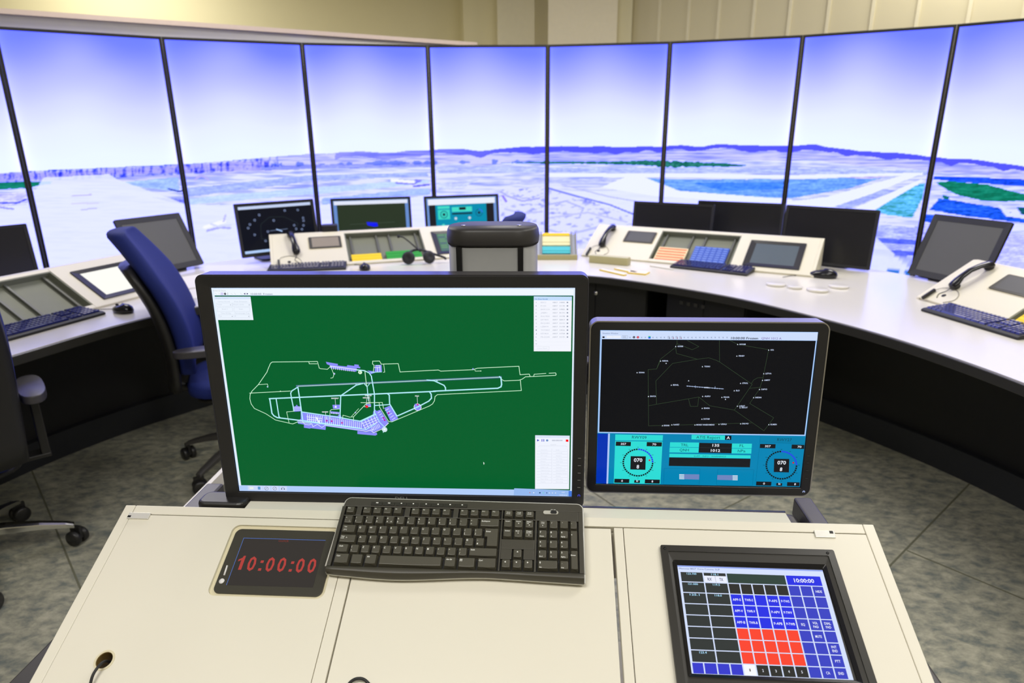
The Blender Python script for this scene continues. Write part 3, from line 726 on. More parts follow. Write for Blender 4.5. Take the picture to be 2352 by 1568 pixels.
def mouse(px, py, yaw, label, k=1.0):
    p = atz(px, py, DZ); t = thing('computer_mouse', label, 'mouse', at(p[0], p[1], DZ + .0005, R(yaw)), 'black mice on the curved desk')
    rings = []
    for s_, h_ in ((0, 1.0), (.3, 1.06), (.6, .98), (.85, .7), (1.0, .12)):
        rg = []
        for i in range(20):
            a = 2 * pi * i / 20; rg.append((k * .031 * h_ * cos(a) * (1 - .1 * sin(a)), k * .056 * h_ * sin(a), .002 + k * .036 * s_ - (.006 * sin(a) * s_ if s_ > .5 else 0)))
        rings.append(rg)
    MB().loft(rings).build('shell', BLKG, t)
    MB().lathe([(.001, -.003), (.008, -.003), (.008, .003), (.001, .003)], 12, (0, .032, .030), 'x').build('wheel', KEYW, t)
    c_ = catmull([(0, .054, .008), (.01, .10, .003), (-.03, .16, .003), (-.09, .20, .003)], 6); MB().tube(c_, .0016, 6).build('cord', BLKM, t)
mouse(838, 619, 18, 'black mouse beside the keyboard under the green strips')
mouse(1890, 637, 66, 'black mouse at the end of the console beside clear plastic lids', 1.2)
mouse(283, 717, 66, 'black mouse on the desk between the keyboard and the blue chair')

# ---------------------------------------------------------------- headset
p = atz(962, 606, DZ)
t = thing('headset', 'black headset with boom microphone lying before the green strips', 'headset', at(p[0], p[1], DZ, R(18)))
def cup(x, y, z, rz):
    T2 = Mx.Translation((x, y, z)) @ Mx.Rotation(R(rz), 4, 'Z') @ Mx.Rotation(R(72), 4, 'X')
    o = MB(T2).lathe([(.004, -.018), (.034, -.016), (.040, -.004), (.040, .006), (.034, .016), (.018, .018), (.004, .012)], 22).build('ear_cup', BLKM, t)
cup(-.062, 0, .042, -25); cup(.062, -.02, .042, 20)
MB().tube(catmull([(-.062, .01, .06), (-.03, .05, .075), (.03, .045, .078), (.11, .01, .05), (.155, -.015, .035), (.17, -.02, .022)], 6), .008, 8).build('headband', BLK, t)
MB().tube(catmull([(.02, .03, .07), (-.02, .05, .11), (-.07, .07, .155), (-.10, .075, .165)], 6), .0045, 8).build('microphone_boom', BLKM, t)
MB().lathe([(.001, 0), (.008, .003), (.009, .015), (.001, .022)], 12, (-.105, .075, .155)).build('microphone', BLKM, t)

# ---------------------------------------------------------------- small things between the consoles
# open strip tray with yellow, cream and cyan cards
pa_ = atz(1229, 597, DZ); pb_ = atz(1325, 597, DZ); L_ = np.linalg.norm((pb_ - pa_)[:2])
t = thing('card_tray', 'open sloped card tray between the two centre consoles', 'tray', at(pa_[0], pa_[1], DZ + .0005, math.atan2(pb_[1] - pa_[1], pb_[0] - pa_[0])))
m = MB(); m.box(-.02, L_ + .005, 0, .018, 0, .032); m.build('front_lip', BEIGE, t, bevel=.002)
Tt = Mx.Translation((0, .02, .006)) @ Mx.Rotation(R(32), 4, 'X')
m = MB(Tt)
m.box(-.02, L_ + .005, 0, .23, 0, .006); m.build('tray_bed', mat('tray_steel', (176, 182, 200), .4), t)
for x_ in (-.018, .03, L_ - .035, L_ - .008): MB(Tt).box(x_, x_ + .010, 0, .232, .0062, .026).build('rail', SILV, t, bevel=.001)
# cards stacked up the tray
for y0_, n_, m_, lab, nm in ((.032, 3, CYN, 'stack of cyan cards in the card tray', 'card_stack'), (.108, 3, mat('cream_card', (228, 222, 168), .6), 'stack of cream cards in the card tray', 'card_stack'), (.205, 2, YEL, 'yellow cards at the top of the card tray', 'card_stack')):
    base = at(pa_[0], pa_[1], DZ + .0005, math.atan2(pb_[1] - pa_[1], pb_[0] - pa_[0])) @ Tt @ Mx.Translation((.045, y0_, .0065))
    tt = thing('card_stack', lab, 'cards', base, 'cards in the card tray')
    hh = {.032: .022, .108: .030, .205: .012}[y0_]
    for i in range(n_): MB().box(0, L_ - .085, i * hh, (i + 1) * hh - .001, 0, .010 + .002 * (i % 2)).build('card', m_, tt, bevel=.0008)
# beige box
A_, B_ = atz(1352, 603, DZ), atz(1441, 611, DZ); Lb = np.linalg.norm((B_ - A_)[:2])
t = thing('storage_box', 'long low olive beige box on the desk before a sloped console', 'box', at(A_[0], A_[1], DZ + .0005, math.atan2(B_[1] - A_[1], B_[0] - A_[0])))
MB().box(0, Lb, 0, .06, 0, .040).build('body', BEIGE, t, bevel=.004)
MB().box(.003, Lb - .003, .003, .057, .0402, .046).build('lid', mat('box_lid', (200, 194, 146), .5), t, bevel=.003)
# loose paper strip holders
def slip(px, py, yaw, w_, d_, label, base_m, top_m, z=0.0):
    p = atz(px, py, DZ); t = thing('paper_strip', label, 'strip', at(p[0], p[1], DZ + .0008 + z, R(yaw)), 'loose strips on the desk')
    if base_m: MB().box(0, w_, 0, d_, 0, .006).build('holder', base_m, t, bevel=.001)
    MB().box(.004, w_ - .002, .002, d_ - .001, .0062, .0075).build('paper', top_m, t)
slip(1376, 621, -55, .20, .025, 'yellow edged paper strip nearest the beige box', YEL, PAPER)
slip(1410, 619, -52, .16, .030, 'middle paper strip with a yellow edge among the loose strips', YEL, PAPER)
slip(1440, 628, -30, .11, .075, 'wide white paper strip with yellow edge nearest the desk front', YEL, mat('cream_slip', (244, 232, 210), .7))
slip(1492, 612, -48, .16, .016, 'slim white strip holder lying beside the dark keyboard', WHT, PAPER)
# clear lids
for i, (x_, y_, r_) in enumerate(((1782, 655, .05), (1826, 662, .035), (1878, 668, .052), (1926, 660, .048))):
    p = atz(x_, y_, DZ); t = thing('plastic_lid', ['clear plastic lid nearest the touch screen console', 'smallest clear plastic lid between two larger ones', 'largest clear plastic lid below the black mouse', 'clear plastic lid farthest along the desk from the keyboard'][i], 'lid', at(p[0], p[1], DZ + .0005), 'clear plastic lids on the desk')
    MB().lathe([(.0005, .010), (r_ - .003, .012), (r_, .010), (r_ * .96, .0), (.0005, .0)], 28).build('disc', CLEAR, t)
# papers beside the blue chair
for i, (q, lab) in enumerate((([(395, 640), (470, 628), (478, 655), (405, 668)], 'white sheet of paper beside the blue chair, farther from the desk edge'), ([(398, 672), (470, 660), (476, 680), (404, 694)], 'white sheet of paper beside the blue chair, nearest the desk edge'))):
    P = [atz(x_, y_, DZ) for x_, y_ in q]; c = sum(P) / 4; m = MB()
    vs = [(v[0] - c[0], v[1] - c[1]) for v in P]; m.prism(vs[::-1], 0, .0012); t = m.build('paper_sheet', PAPER); t.location = (c[0], c[1], DZ + .0006); tag(t, lab, 'paper', 'papers beside the blue chair')
# small dark speaker between two monitors
p = atz(752, 548, DZ)
# ---------------------------------------------------------------- monitors on the curved desk
def monitor(o, yaw, pitch, w_, h_, label, pic=None, off_m=None, bz=.017, group='monitors on the curved desk', stand=True, deep=.05, btn=False):
    F_ = Fr(o, yaw, pitch)
    # foot on the desk, behind the lower edge
    base = F_.w(w_ / 2, 0, 0); bx, by = base[0] + F_.b[0] * .10, base[1] + F_.b[1] * .10
    t = thing('monitor', label, 'monitor', at(bx, by, DZ + .0005, R(yaw)), group)
    inv = t.matrix_world.inverted() @ Mx([list(r_) for r_ in F_.m()])
    def B(name, mb, m, bev=0): return mb.build(name, m, t, bevel=bev, M=inv)
    B('bezel', MB().ring(rr(0, w_, 0, h_, .006, 3), rr(bz, w_ - bz, bz, h_ - bz, .001, 3), -.012, .004, .001), BLKM)
    B('back_cover', MB().taper(.004, w_ - .004, .004, h_ - .004, -.012, -.012 - deep, .04), BLKM, .004)
    if pic is None:
        B('screen', MB().box(bz, w_ - bz, bz, h_ - bz, -.006, -.001), off_m or OFFG)
    else:
        p = Pic(eps=.0005); pic(p, bz, w_ - bz, bz, h_ - bz); s_ = p.build('screen', t); s_.matrix_local = inv @ Mx.Translation((0, 0, -.003))
    if stand:
        zc = F_.w(w_ / 2, h_ * .45, -.03)[2] - DZ
        q = t.matrix_world.inverted() @ V(F_.w(w_ / 2, h_ * .42, -.035))
        MB().box(-.035, .035, .015, .04, .012, max(.05, q.z)).build('neck', BLKM, t, bevel=.004)
        m = MB(); y1 = q.y
        if y1 < .02: m.box(-.03, .03, y1, .02, q.z - .03, q.z + .03); m.build('tilt_joint', BLKM, t, bevel=.003)
        MB().prism(rr(-.12, .12, -.07, .12, .03, 5), 0, .012).build('foot', BLKM, t, bevel=.003)
    return t, F_
def pic_map(p, x0, x1, y0, y1):
    w_, h_ = x1 - x0, y1 - y0; g = lambda u, v: (x0 + u * w_, y0 + v * h_)
    p.poly([g(0, 0), g(1, 0), g(1, 1), g(0, 1)], (14, 17, 28), 0)
    p.poly([g(.01, .93), g(.99, .93), g(.99, .99), g(.01, .99)], (198, 212, 244), 1)
    p.poly([g(.01, .02), g(.99, .02), g(.99, .075), g(.01, .075)], (178, 206, 248), 1)
    for u, v in ((.13, .62), (.27, .80), (.20, .70), (.62, .85), (.80, .84), (.86, .66), (.86, .60), (.85, .50), (.45, .66), (.35, .44), (.17, .40), (.72, .52), (.74, .44), (.30, .25), (.82, .42), (.10, .55)):
        p.arc(g(u, v), .006, .0022, 0, 360, (150, 168, 214), 2, 10)
    p.line([g(.38, .45), g(.62, .46)], .004, (96, 110, 140), 2); p.line([g(.47, .47), g(.54, .42)], .007, (170, 200, 246), 3)
    p.line([g(.25, .3), g(.27, .6), g(.4, .74), g(.6, .72), g(.78, .55), g(.7, .35), g(.5, .3)], .003, (36, 46, 50), 1, True)
def pic_green(p, x0, x1, y0, y1):
    w_, h_ = x1 - x0, y1 - y0; g = lambda u, v: (x0 + u * w_, y0 + v * h_)
    p.poly([g(0, 0), g(1, 0), g(1, 1), g(0, 1)], (104, 142, 208), 0)
    p.poly([g(.045, .03), g(.955, .03), g(.955, .91), g(.045, .91)], (42, 54, 38), 1)
    p.poly([g(.01, .91), g(.99, .91), g(.99, .99), g(.01, .99)], (226, 232, 250), 1)
    p.poly([g(.42, .52), g(.56, .50), g(.57, .42), g(.52, .41), g(.43, .45)], (14, 24, 250), 2)
    p.line([g(.2, .48), g(.8, .50)], .002, (70, 84, 72), 2)
def pic_teal(p, x0, x1, y0, y1):
    w_, h_ = x1 - x0, y1 - y0; g = lambda u, v: (x0 + u * w_, y0 + v * h_)
    p.poly([g(0, 0), g(1, 0), g(1, 1), g(0, 1)], (112, 150, 216), 0)
    p.poly([g(.03, .03), g(.96, .03), g(.96, .85), g(.03, .85)], (30, 30, 36), 1)
    p.poly([g(.02, .85), g(.98, .85), g(.98, .98), g(.02, .98)], (236, 240, 252), 1)
    p.poly([g(.12, .03), g(.85, .03), g(.85, .85), g(.12, .85)], (0, 142, 176), 2)
    p.poly([g(.15, .52), g(.32, .52), g(.32, .74), g(.15, .74)], (60, 214, 196), 3); p.poly([g(.15, .76), g(.32, .76), g(.32, .82), g(.15, .82)], (70, 220, 200), 3)
    p.arc(g(.235, .63), .024, .006, 0, 360, (20, 110, 130), 4, 20); p.disc(g(.235, .63), .010, (24, 40, 60), 5)
    p.poly([g(.35, .68), g(.64, .68), g(.64, .79), g(.35, .79)], (70, 220, 200), 3); p.poly([g(.455, .72), g(.55, .72), g(.55, .78), g(.455, .78)], (22, 26, 34), 4)
    p.poly([g(.35, .62), g(.64, .62), g(.64, .655), g(.35, .655)], (18, 30, 34), 3)
    p.arc(g(.74, .64), .024, .006, 0, 90, (50, 100, 240), 4, 14); p.arc(g(.74, .64), .024, .005, 90, 360, (10, 84, 120), 4, 20); p.disc(g(.74, .64), .010, (24, 40, 60), 5)
    for u in (.40, .60): p.disc(g(u, .53), .010, (200, 216, 230), 3)
    for u, v in ((.22, .38), (.44, .40), (.50, .36), (.56, .39), (.72, .38)): p.disc(g(u, v), .012, (80, 220, 200), 3)
monitor((-1.671, 4.034, .79), 40, 84, .509, .331, 'monitor showing a black radar map, the one angled most to the side', pic_map)
monitor((-1.214, 4.473, .768), 14, 84, .540, .342, 'monitor with a dark green picture behind the yellow strip console', pic_green)
monitor((-.598, 4.632, .764), 18, 84, .545, .342, 'monitor showing turquoise wind dials behind the silver column', pic_teal)
monitor((.820, 4.48, .756), -33, 84, .546, .320, 'switched off dark monitor nearest the centre, above the phone handset')
monitor((1.252, 4.463, .758), -30, 84, .548, .320, 'switched off dark monitor standing between two other dark monitors')
monitor((1.650, 3.995, .758), -43, 84, .515, .334, 'switched off dark monitor whose full height shows beside the console end')
monitor((2.17, 3.52, .765), -70, 68, .41, .34, 'grey touch monitor tilted back behind the large phone handset', None, OFFT, .032)
monitor((-2.069, 3.599, .772), 62.9, 62.1, .41, .34, 'grey touch monitor tilted back behind the blue chair', None, OFFT, .032)
monitor((-2.84, 3.16, .785), 55, 84, .450, .292, 'dark monitor at the photo edge before the leftmost screen', None, None)
# small dark speaker between monitors
p_ = atz(752, 556, DZ)
sp = CAM + ray(757, 520) * 4.45
t = thing('loudspeaker', 'small black desk speaker between the radar map and dark green monitors', 'speaker', at(sp[0], sp[1], DZ + .0005, R(15)))
MB().prism(rr(-.05, .05, -.04, .05, .015, 4), 0, .215).build('cabinet', BLKM, t, bevel=.006)
MB().lathe([(.001, .0), (.032, .0), (.034, .003), (.001, .004)], 20, (0, -.045, .13), 'y').build('driver', KEYW, t)

# ---------------------------------------------------------------- office chairs
def sgn(v): return (v > 0) - (v < 0)
def sup(w_, t_, k=16, e=.55):
    return [(w_ * abs(cos(2 * pi * i / k)) ** e * sgn(round(cos(2 * pi * i / k), 6)), t_ * abs(sin(2 * pi * i / k)) ** e * sgn(round(sin(2 * pi * i / k), 6))) for i in range(k)]
def chair(x, y, yaw, label, top=1.10, legm=CHROME, spin=0, lean=1.0, seat=.47, arms=True, thick=.032, wide=.222, taper=.07):
    """faces +y in its own frame"""
    t = thing('office_chair', label, 'chair', at(x, y, 0, R(yaw)), 'blue office chairs')
    # backrest profile: z, forward offset, half width
    zs = np.linspace(seat + .07, top, 12); rings = []; rings2 = []
    for i, z in enumerate(zs):
        u = i / 11; yo = -.235 + .03 * sin(u * pi) - lean * (.20 * u ** 1.7); hw = wide + .02 * sin(u * pi * .9) - taper * max(0, u - .72) / .28
        cv = .035
        rg = []; rg2 = []
        for (a, b) in sup(hw, thick, 20): rg.append((a, yo + .012 + b + cv * (a / hw) ** 2, z))
        for (a, b) in sup(hw * .985, .026, 20): rg2.append((a, yo - thick - .004 + b + cv * (a / hw) ** 2, z - .012 - .07 * (1 - u) ** 3))
        rings.append(rg); rings2.append(rg2)
    # round the top of the cushion
    last = rings[-1]; cx0 = sum(p[0] for p in last) / 20; cy0 = sum(p[1] for p in last) / 20
    for s_, dz in ((.92, .014), (.75, .022)): rings.append([(cx0 + (p[0] - cx0) * s_, cy0 + (p[1] - cy0) * s_ - .006, p[2] + dz) for p in last])
    MB().loft(rings).build('back_cushion', BLUE, t)
    MB().loft(rings2[:-2]).build('back_shell', CHB, t)
    MB().tube(catmull([(0, -.03, seat - .06), (0, -.16, seat - .07), (0, -.272, seat - .04), (0, -.285, seat + .0)], 5), .022, 8).build('back_support', CHB, t)
    # seat
    rs = []
    for z, s_ in ((seat - .055, .90), (seat - .045, 1.0), (seat - .01, 1.0), (seat + .005, .95), (seat + .010, .80)):
        rs.append([(a * s_, .01 + b * s_, z) for a, b in sup(.236, .235, 24, .6)])
    MB().loft(rs).build('seat', BLUE, t)
    MB().loft([[(a, .01 + b, z) for a, b in sup(.22, .21, 24, .6)] for z in (seat - .075, seat - .056)]).build('seat_pan', CHB, t)
    MB().box(-.08, .08, -.12, .12, seat - .115, seat - .0755).build('tilt_mechanism', CHB, t, bevel=.01)
    MB().lathe([(.0001, .13), (.026, .13), (.026, .27), (.015, .27), (.015, seat - .116), (.0001, seat - .116)], 16).build('gas_lift', BLK, t)
    if arms:
        for s_ in (-1, 1):
            ar = MB().loft([[(s_ * .285 + a, b * 1.1 - .09, z) for a, b in sup(.042, .125, 20, .75)] for z in (.645, .652, .668, .674)]).build('armrest', CHA, t, bevel=.003)
            pk = MB(); pk.box(s_ * .285 - .014, s_ * .285 + .014, -.10, -.035, seat - .06, .6445); pk.box(min(s_ * .20, s_ * .30), max(s_ * .20, s_ * .30), -.10, -.035, seat - .0745, seat - .058); pk.build('arm_post', BLK, ar, bevel=.004)
    for i in range(5):
        a = R(spin + 72 * i); dx, dy = cos(a), sin(a)
        pts = [(dx * .03, dy * .03, .145), (dx * .12, dy * .12, .135), (dx * .22, dy * .22, .115), (dx * .30, dy * .30, .092), (dx * .325, dy * .325, .082)]
        m = MB(); nx_, ny_ = -dy, dx; rg = []
        for (X_, Y_, Z_), w_, h_ in zip(pts, (.026, .023, .019, .016, .014), (.018, .016, .013, .010, .008)):
            rg.append([(X_ + nx_ * w_, Y_ + ny_ * w_, Z_ - h_), (X_ + nx_ * w_, Y_ + ny_ * w_, Z_ + h_ * .6), (X_ + nx_ * w_ * .5, Y_ + ny_ * w_ * .5, Z_ + h_), (X_ - nx_ * w_ * .5, Y_ - ny_ * w_ * .5, Z_ + h_), (X_ - nx_ * w_, Y_ - ny_ * w_, Z_ + h_ * .6), (X_ - nx_ * w_, Y_ - ny_ * w_, Z_ - h_)])
        lg = m.loft(rg, smooth=False).build('leg', legm, t, bevel=.002)
        cx0, cy0 = dx * .325, dy * .325; ca = R(spin + 72 * i + 50); ux, uy = cos(ca), sin(ca)
        Tc = Mx.Translation((cx0, cy0, .031)) @ Mx.Rotation(ca, 4, 'Z')
        cm = MB(Tc)
        cm.lathe([(.001, -.030), (.024, -.030), (.031, -.024), (.031, -.010), (.022, -.006), (.001, -.006)], 20, (0, 0, 0), 'x')
        cm.lathe([(.001, .006), (.022, .006), (.031, .010), (.031, .024), (.024, .030), (.001, .030)], 20, (0, 0, 0), 'x')
        cm.box(-.006, .006, -.022, .022, -.005, .046)
        cm.build('caster', BLK, lg)
    return t
chair(-1.27, 2.88, -70, 'blue office chair seen from its side, its back against the curved desk', 1.12, DGREY, 30, lean=.86, thick=.040, wide=.205)
chair(-1.985, 2.05, 40, 'office chair cut by the photo edge, showing its black back shell and polished legs', 1.15, CHROME, -12, lean=.3, wide=.235, taper=.03)
chair(-.36, 3.22, 78, 'blue office chair mostly hidden behind the silver column', 1.125, DGREY, 10, lean=.9)
# ---------------------------------------------------------------- front console
KF = Fr((-.3127, .9643, .8084), -3.64, 26.39)          # plane of the keyboard's key tops
FC = Fr(KF.w(0, 0, -.028), -3.64, 26.39)               # plane of the console's sloped face
XL, XR, YT, YB = -.438, .951, .110, -.245
FCM = Mx([list(r_) for r_ in FC.m()])
base = FC.w((XL + XR) / 2, 0, 0)
con = thing('control_console', 'large cream sloped console in front with hinged lids, carrying two monitors', 'console', at(base[0], base[1], 0, R(-3.64)))
IC = con.matrix_world.inverted() @ FCM
def CB(name, mb, m, bev=0, parent=con): return mb.build(name, m, parent, bevel=bev, M=IC if parent is con else None)
def fx(px, py, off=0.0): return FC.px(px, py, off)
th = .018
# rails and stiles of the face
s1, s2, s3, s4 = .008, .030, .487, .505
yr = .0915
CB('side_stile', MB().box(XL, XL + .0195, YB, YT, -th, 0), LAM, .0012)
CB('side_stile', MB().box(XR - .0185, XR, YB, YT, -th, 0), LAM, .0012)
CB('top_rail', MB().box(XL + .0205, XR - .0195, yr, YT, -th, 0), LAM, .0012)
CB('divider', MB().box(s1, s2 - .001, YB, yr - .0015, -th, -.0005), LAM, .001)
CB('divider', MB().box(s3 + .002, s4, YB, yr - .0015, -th, -.0005), LAM, .001)
# left lid, with the tablet recess and the round cable outlet cut into it
m = MB(); hx, hy = fx(240, 1516); ho = [(hx + .0135 * cos(2 * pi * i / 24), hy + .0135 * sin(2 * pi * i / 24)) for i in range(24)]
lx0, lx1, ly0, ly1 = XL + .0205, s1 - .0008, YB, yr - .0018
q = [fx(543, 1214, -.002), fx(779, 1220, -.002), fx(735, 1370, -.002), fx(488, 1361, -.002)]
rcx0, rcx1 = (q[0][0] + q[3][0]) / 2 - .0075, (q[1][0] + q[2][0]) / 2 + .0055; rcy1, rcy0 = (q[0][1] + q[1][1]) / 2 + .0070, (q[2][1] + q[3][1]) / 2 - .0055
def slab_with_hole(m, x0, x1, y0, y1, hole, z0, z1):
    """rectangular slab with one hole: the four corners joined to the hole outline"""
    n = len(hole); cx = sum(p[0] for p in hole) / n; cy = sum(p[1] for p in hole) / n; out = []
    for (x, y) in hole:
        dx, dy = x - cx, y - cy; k = min((x1 - cx) / dx if dx > 1e-9 else 1e9, (x0 - cx) / dx if dx < -1e-9 else 1e9, (y1 - cy) / dy if dy > 1e-9 else 1e9, (y0 - cy) / dy if dy < -1e-9 else 1e9)
        out.append([cx + dx * k, cy + dy * k])
    for (X_, Y_) in ((x0, y0), (x1, y0), (x1, y1), (x0, y1)):
        j = min(range(n), key=lambda i: (out[i][0] - X_) ** 2 + (out[i][1] - Y_) ** 2); out[j] = [X_, Y_]
    m.ring(out, hole, z0, z1)
slab_with_hole(m, lx0, lx1, rcy0 - .03, ly1, rr(rcx0, rcx1, rcy0, rcy1, .014, 8), -th, 0)
slab_with_hole(m, lx0, -.24, ly0, rcy0 - .03, ho, -th, 0)
m.box(-.24, lx1, ly0, rcy0 - .03, -th, 0)
lid = CB('lid', m, LAM)
rec = MB(); rec.prism(rr(rcx0 - .004, rcx1 + .004, rcy0 - .004, rcy1 + .004, .014, 5), -th - .003, -.005); CB('tablet_recess', rec, CREAMD, 0, lid); 
CB('outlet_ring', MB().ring([(hx + .0160 * cos(2 * pi * i / 24), hy + .0160 * sin(2 * pi * i / 24)) for i in range(24)], [(hx + .0128 * cos(2 * pi * i / 24), hy + .0128 * sin(2 * pi * i / 24)) for i in range(24)], .0001, .0009), CREAMD, 0, lid)
CB('outlet_tube', MB().ring([(hx + .0134 * cos(2 * pi * i / 24), hy + .0134 * sin(2 * pi * i / 24)) for i in range(24)], [(hx + .0122 * cos(2 * pi * i / 24), hy + .0122 * sin(2 * pi * i / 24)) for i in range(24)], -.035, -.0005), mat('tube_brown', (120, 96, 44), .5), 0, lid)
# middle and right lids
CB('lid', MB().box(s2 + .0015, s3 - .0035, YB, yr - .0035, -th, -.0008), LAM, .0012)
rl = CB('lid', MB().box(s4 + .0012, XR - .0195, YB, yr - .0018, -th, 0), LAM, .001)
# body below the face
Ib = con.matrix_world.inverted()
def lw(x, y, n=0): p = Ib @ V(FC.w(x, y, n)); return p
a_, b_ = lw(XL, YB, -th), lw(XL, YT, -th); c_ = lw(XR, YB, -th)
prof = [(a_.y + .004, a_.z - .002), (b_.y, b_.z - .002), (b_.y, b_.z - .11), (a_.y + .03, b_.z - .26), (a_.y + .004, b_.z - .26)]
m = MB(); m.prismx(prof, a_.x + .004, a_.x + .02); m.prismx(prof, c_.x - .02, c_.x - .004); m.box(a_.x + .02, c_.x - .02, a_.y + .004, a_.y + .020, b_.z - .26, a_.z - .003); m.box(a_.x + .02, c_.x - .02, b_.y - .014, b_.y, b_.z - .11, b_.z - .003)
m.box(a_.x + .02, c_.x - .02, a_.y + .02, b_.y - .02, b_.z - .26, b_.z - .25); m.build('body', CREAM, con)
topr = lw(XL, YT, 0)
# flat cap behind the top rail
q0 = fx(560, 1166)[0]; q1 = fx(1815, 1186)[0]
m = MB(); m.box(topr.x + (q0 - XL), topr.x + (q1 - XL), topr.y + .0005, topr.y + .034, topr.z - .030, topr.z - .0015); m.build('rear_cap', LAM, con, bevel=.001)
m = MB(); m.box(topr.x + (q0 - XL), topr.x + (q1 - XL), topr.y + .0345, topr.y + .037, topr.z - .034, topr.z + .0005); m.build('rear_edge_highlight', mat('blue_edge_highlight', (96, 98, 132), .2, metal=.6), con)  # far edge of the cap, its blue highlight put into the strip's colour
# side frames on which the console stands
zt = .65
for sx, x0, x1, xi in ((-1, -.515, -.470, .10), (1, .970, 1.012, .085)):
    x0 -= (XL + XR) / 2; x1 -= (XL + XR) / 2
    m = MB(); m.box(x0, x1, -.28, .50, zt - .05, zt); fr_ = m.build('side_frame', DGREY, con, bevel=.006, seg=3)
    xa, xb = (x1, x1 + xi) if sx < 0 else (x0 - xi, x0)
    m = MB(); m.box(xa, xb, .20, .47, zt - .14, zt - .02); m.build('frame_bracket', DGREY, fr_, bevel=.025, seg=5)
    m = MB(); m.box(x0 + .003, x1 - .003, .05, .20, .04, zt - .051); m.box(x0 - .01, x1 + .01, -.28, .42, 0, .039); m.build('leg', DGREY, con, bevel=.006)
# thin cream support strip seen beyond the left side frame
A_, B_ = atz(417, 1160, .54), atz(514, 1076, .54); A_ = con.matrix_world.inverted() @ V(A_); B_ = con.matrix_world.inverted() @ V(B_)
m = MB(); xl = (A_.x + B_.x) / 2; m.box(xl, xl + .014, A_.y - .35, B_.y + .05, .50, .54); m.build('support_strip', LAM, con)
# latches
LT = mat('latch_white_metal', (226, 224, 216), .25, metal=.25)
for (xa, ya), (xb, yb) in ((fx(299, 1178), fx(341, 1193)), (fx(1868, 1219), fx(1920, 1236))):
    m = MB(); x0, x1 = min(xa, xb), max(xa, xb); m.box(x0, x1, yb, ya, .0003, .0032)
    la = CB('latch', m, LT, .0008); sl = x0 + .004 if x0 < 0 else x1 - .006
    CB('latch_slot', MB().box(sl - .003, sl + .003, yb + .002, yb + .006, .0034, .0038) if x0 < 0 else MB().box(sl - .003, sl + .003, ya - .006, ya - .001, .0034, .0038), KEYW, 0, la)

# cable that comes out of the outlet, and a black one lying on the middle lid
def surf(pts, n): return [FC.w(*fx(x, y), n_) for (x, y), n_ in zip(pts, n)]
P = surf([(246, 1510), (243, 1520), (236, 1535), (222, 1556), (210, 1580), (200, 1600)], [-.02, .003, .012, .012, .006, .003])
t = MB().tube(catmull(P, 5), .0022, 8).build('cable', BLKM); tag(t, 'thin black cable coming up out of the round outlet in the lid', 'cable')
P = surf([(792, 1592), (806, 1570), (824, 1562), (842, 1566), (862, 1592)], [.003, .006, .008, .006, .003])
t = MB().tube(catmull(P, 6), .0024, 8).build('cable', BLKM); tag(t, 'black looped cable lying on the middle lid at the bottom', 'cable')

# ---------------------------------------------------------------- tablet clock
tx0, tx1, ty0, ty1 = -.2155, -.0075, -.0615, .0735
q = [fx(543, 1214, -.002), fx(779, 1220, -.002), fx(735, 1370, -.002), fx(488, 1361, -.002)]
tx0 = (q[0][0] + q[3][0]) / 2; tx1 = (q[1][0] + q[2][0]) / 2; ty1 = (q[0][1] + q[1][1]) / 2; ty0 = (q[2][1] + q[3][1]) / 2
tc = thing('tablet', 'dark tablet set in the front console, showing a red clock reading 10:00:00', 'tablet', FCM @ Mx.Translation((0, 0, -.0045)))
MB().prism(rr(tx0, tx1, ty0, ty1, .011, 8), 0, .0026).build('case', mat('tablet_glass', (62, 60, 50), .3), tc, bevel=.0006)
p = Pic(lambda x, y: fx(x, y, -.0018), z0=.0028, eps=.00006)
def zc(x, y): return (460 + x / 6.918, 1180 + y / 6.918)
p.poly([zc(692, 376), zc(1992, 408), zc(1790, 1168), zc(412, 1130)], (56, 52, 48), 0)
p.line([zc(416, 1128), zc(692, 382), zc(1990, 420)], .0009, (84, 116, 190), 1)
p.text('CLOCK', zc(1240, 442), zc(1405, 446), 4.6, (122, 52, 46), True, 1, 0)
RD = (178, 66, 60)
for ch, x0, yb in (('1', 551, 886), ('0', 735, 896), ('0', 1030, 908), ('0', 1215, 912), ('0', 1512, 924), ('0', 1697, 928)):
    if ch == '1':
        H_ = 221; f1 = lambda u, v: zc(598 + u + v * H_ * .362, 886 - v * H_)
        p.poly([f1(0, 0), f1(50, 0), f1(50, 1), f1(18, 1), f1(6, .86), f1(-46, .74), f1(-46, .60), f1(0, .70)], RD, 1); continue
    w_ = 128; a = zc(x0 - 17, yb); b = zc(x0 - 17 + w_, yb + 3); p.text(ch, a, b, 32, RD, 1, 1, 0)
for x0, y0 in ((955, 738), (915, 862), (1440, 753), (1400, 876)): p.poly([zc(x0 + 12, y0), zc(x0 + 60, y0 + 1), zc(x0 + 46, y0 + 40), zc(x0 - 2, y0 + 39)], RD, 1)
scr = p.build('screen', tc)
m = MB(); bx, by = fx(*zc(342, 1068), -.002); m.lathe([(.0001, .0028), (.0048, .0028), (.0046, .0036), (.0001, .0036)], 20, (bx, by, 0)); m.build('button', mat('white_button', (226, 224, 222), .4), tc)
ax, ay = fx(*zc(430, 822), -.002); bx, by = fx(*zc(380, 975), -.002)
m = MB(); m.tube([(ax, ay, .0028), (bx, by, .0028)], .0016, 8); m.build('button', MATS['white_button'], tc)

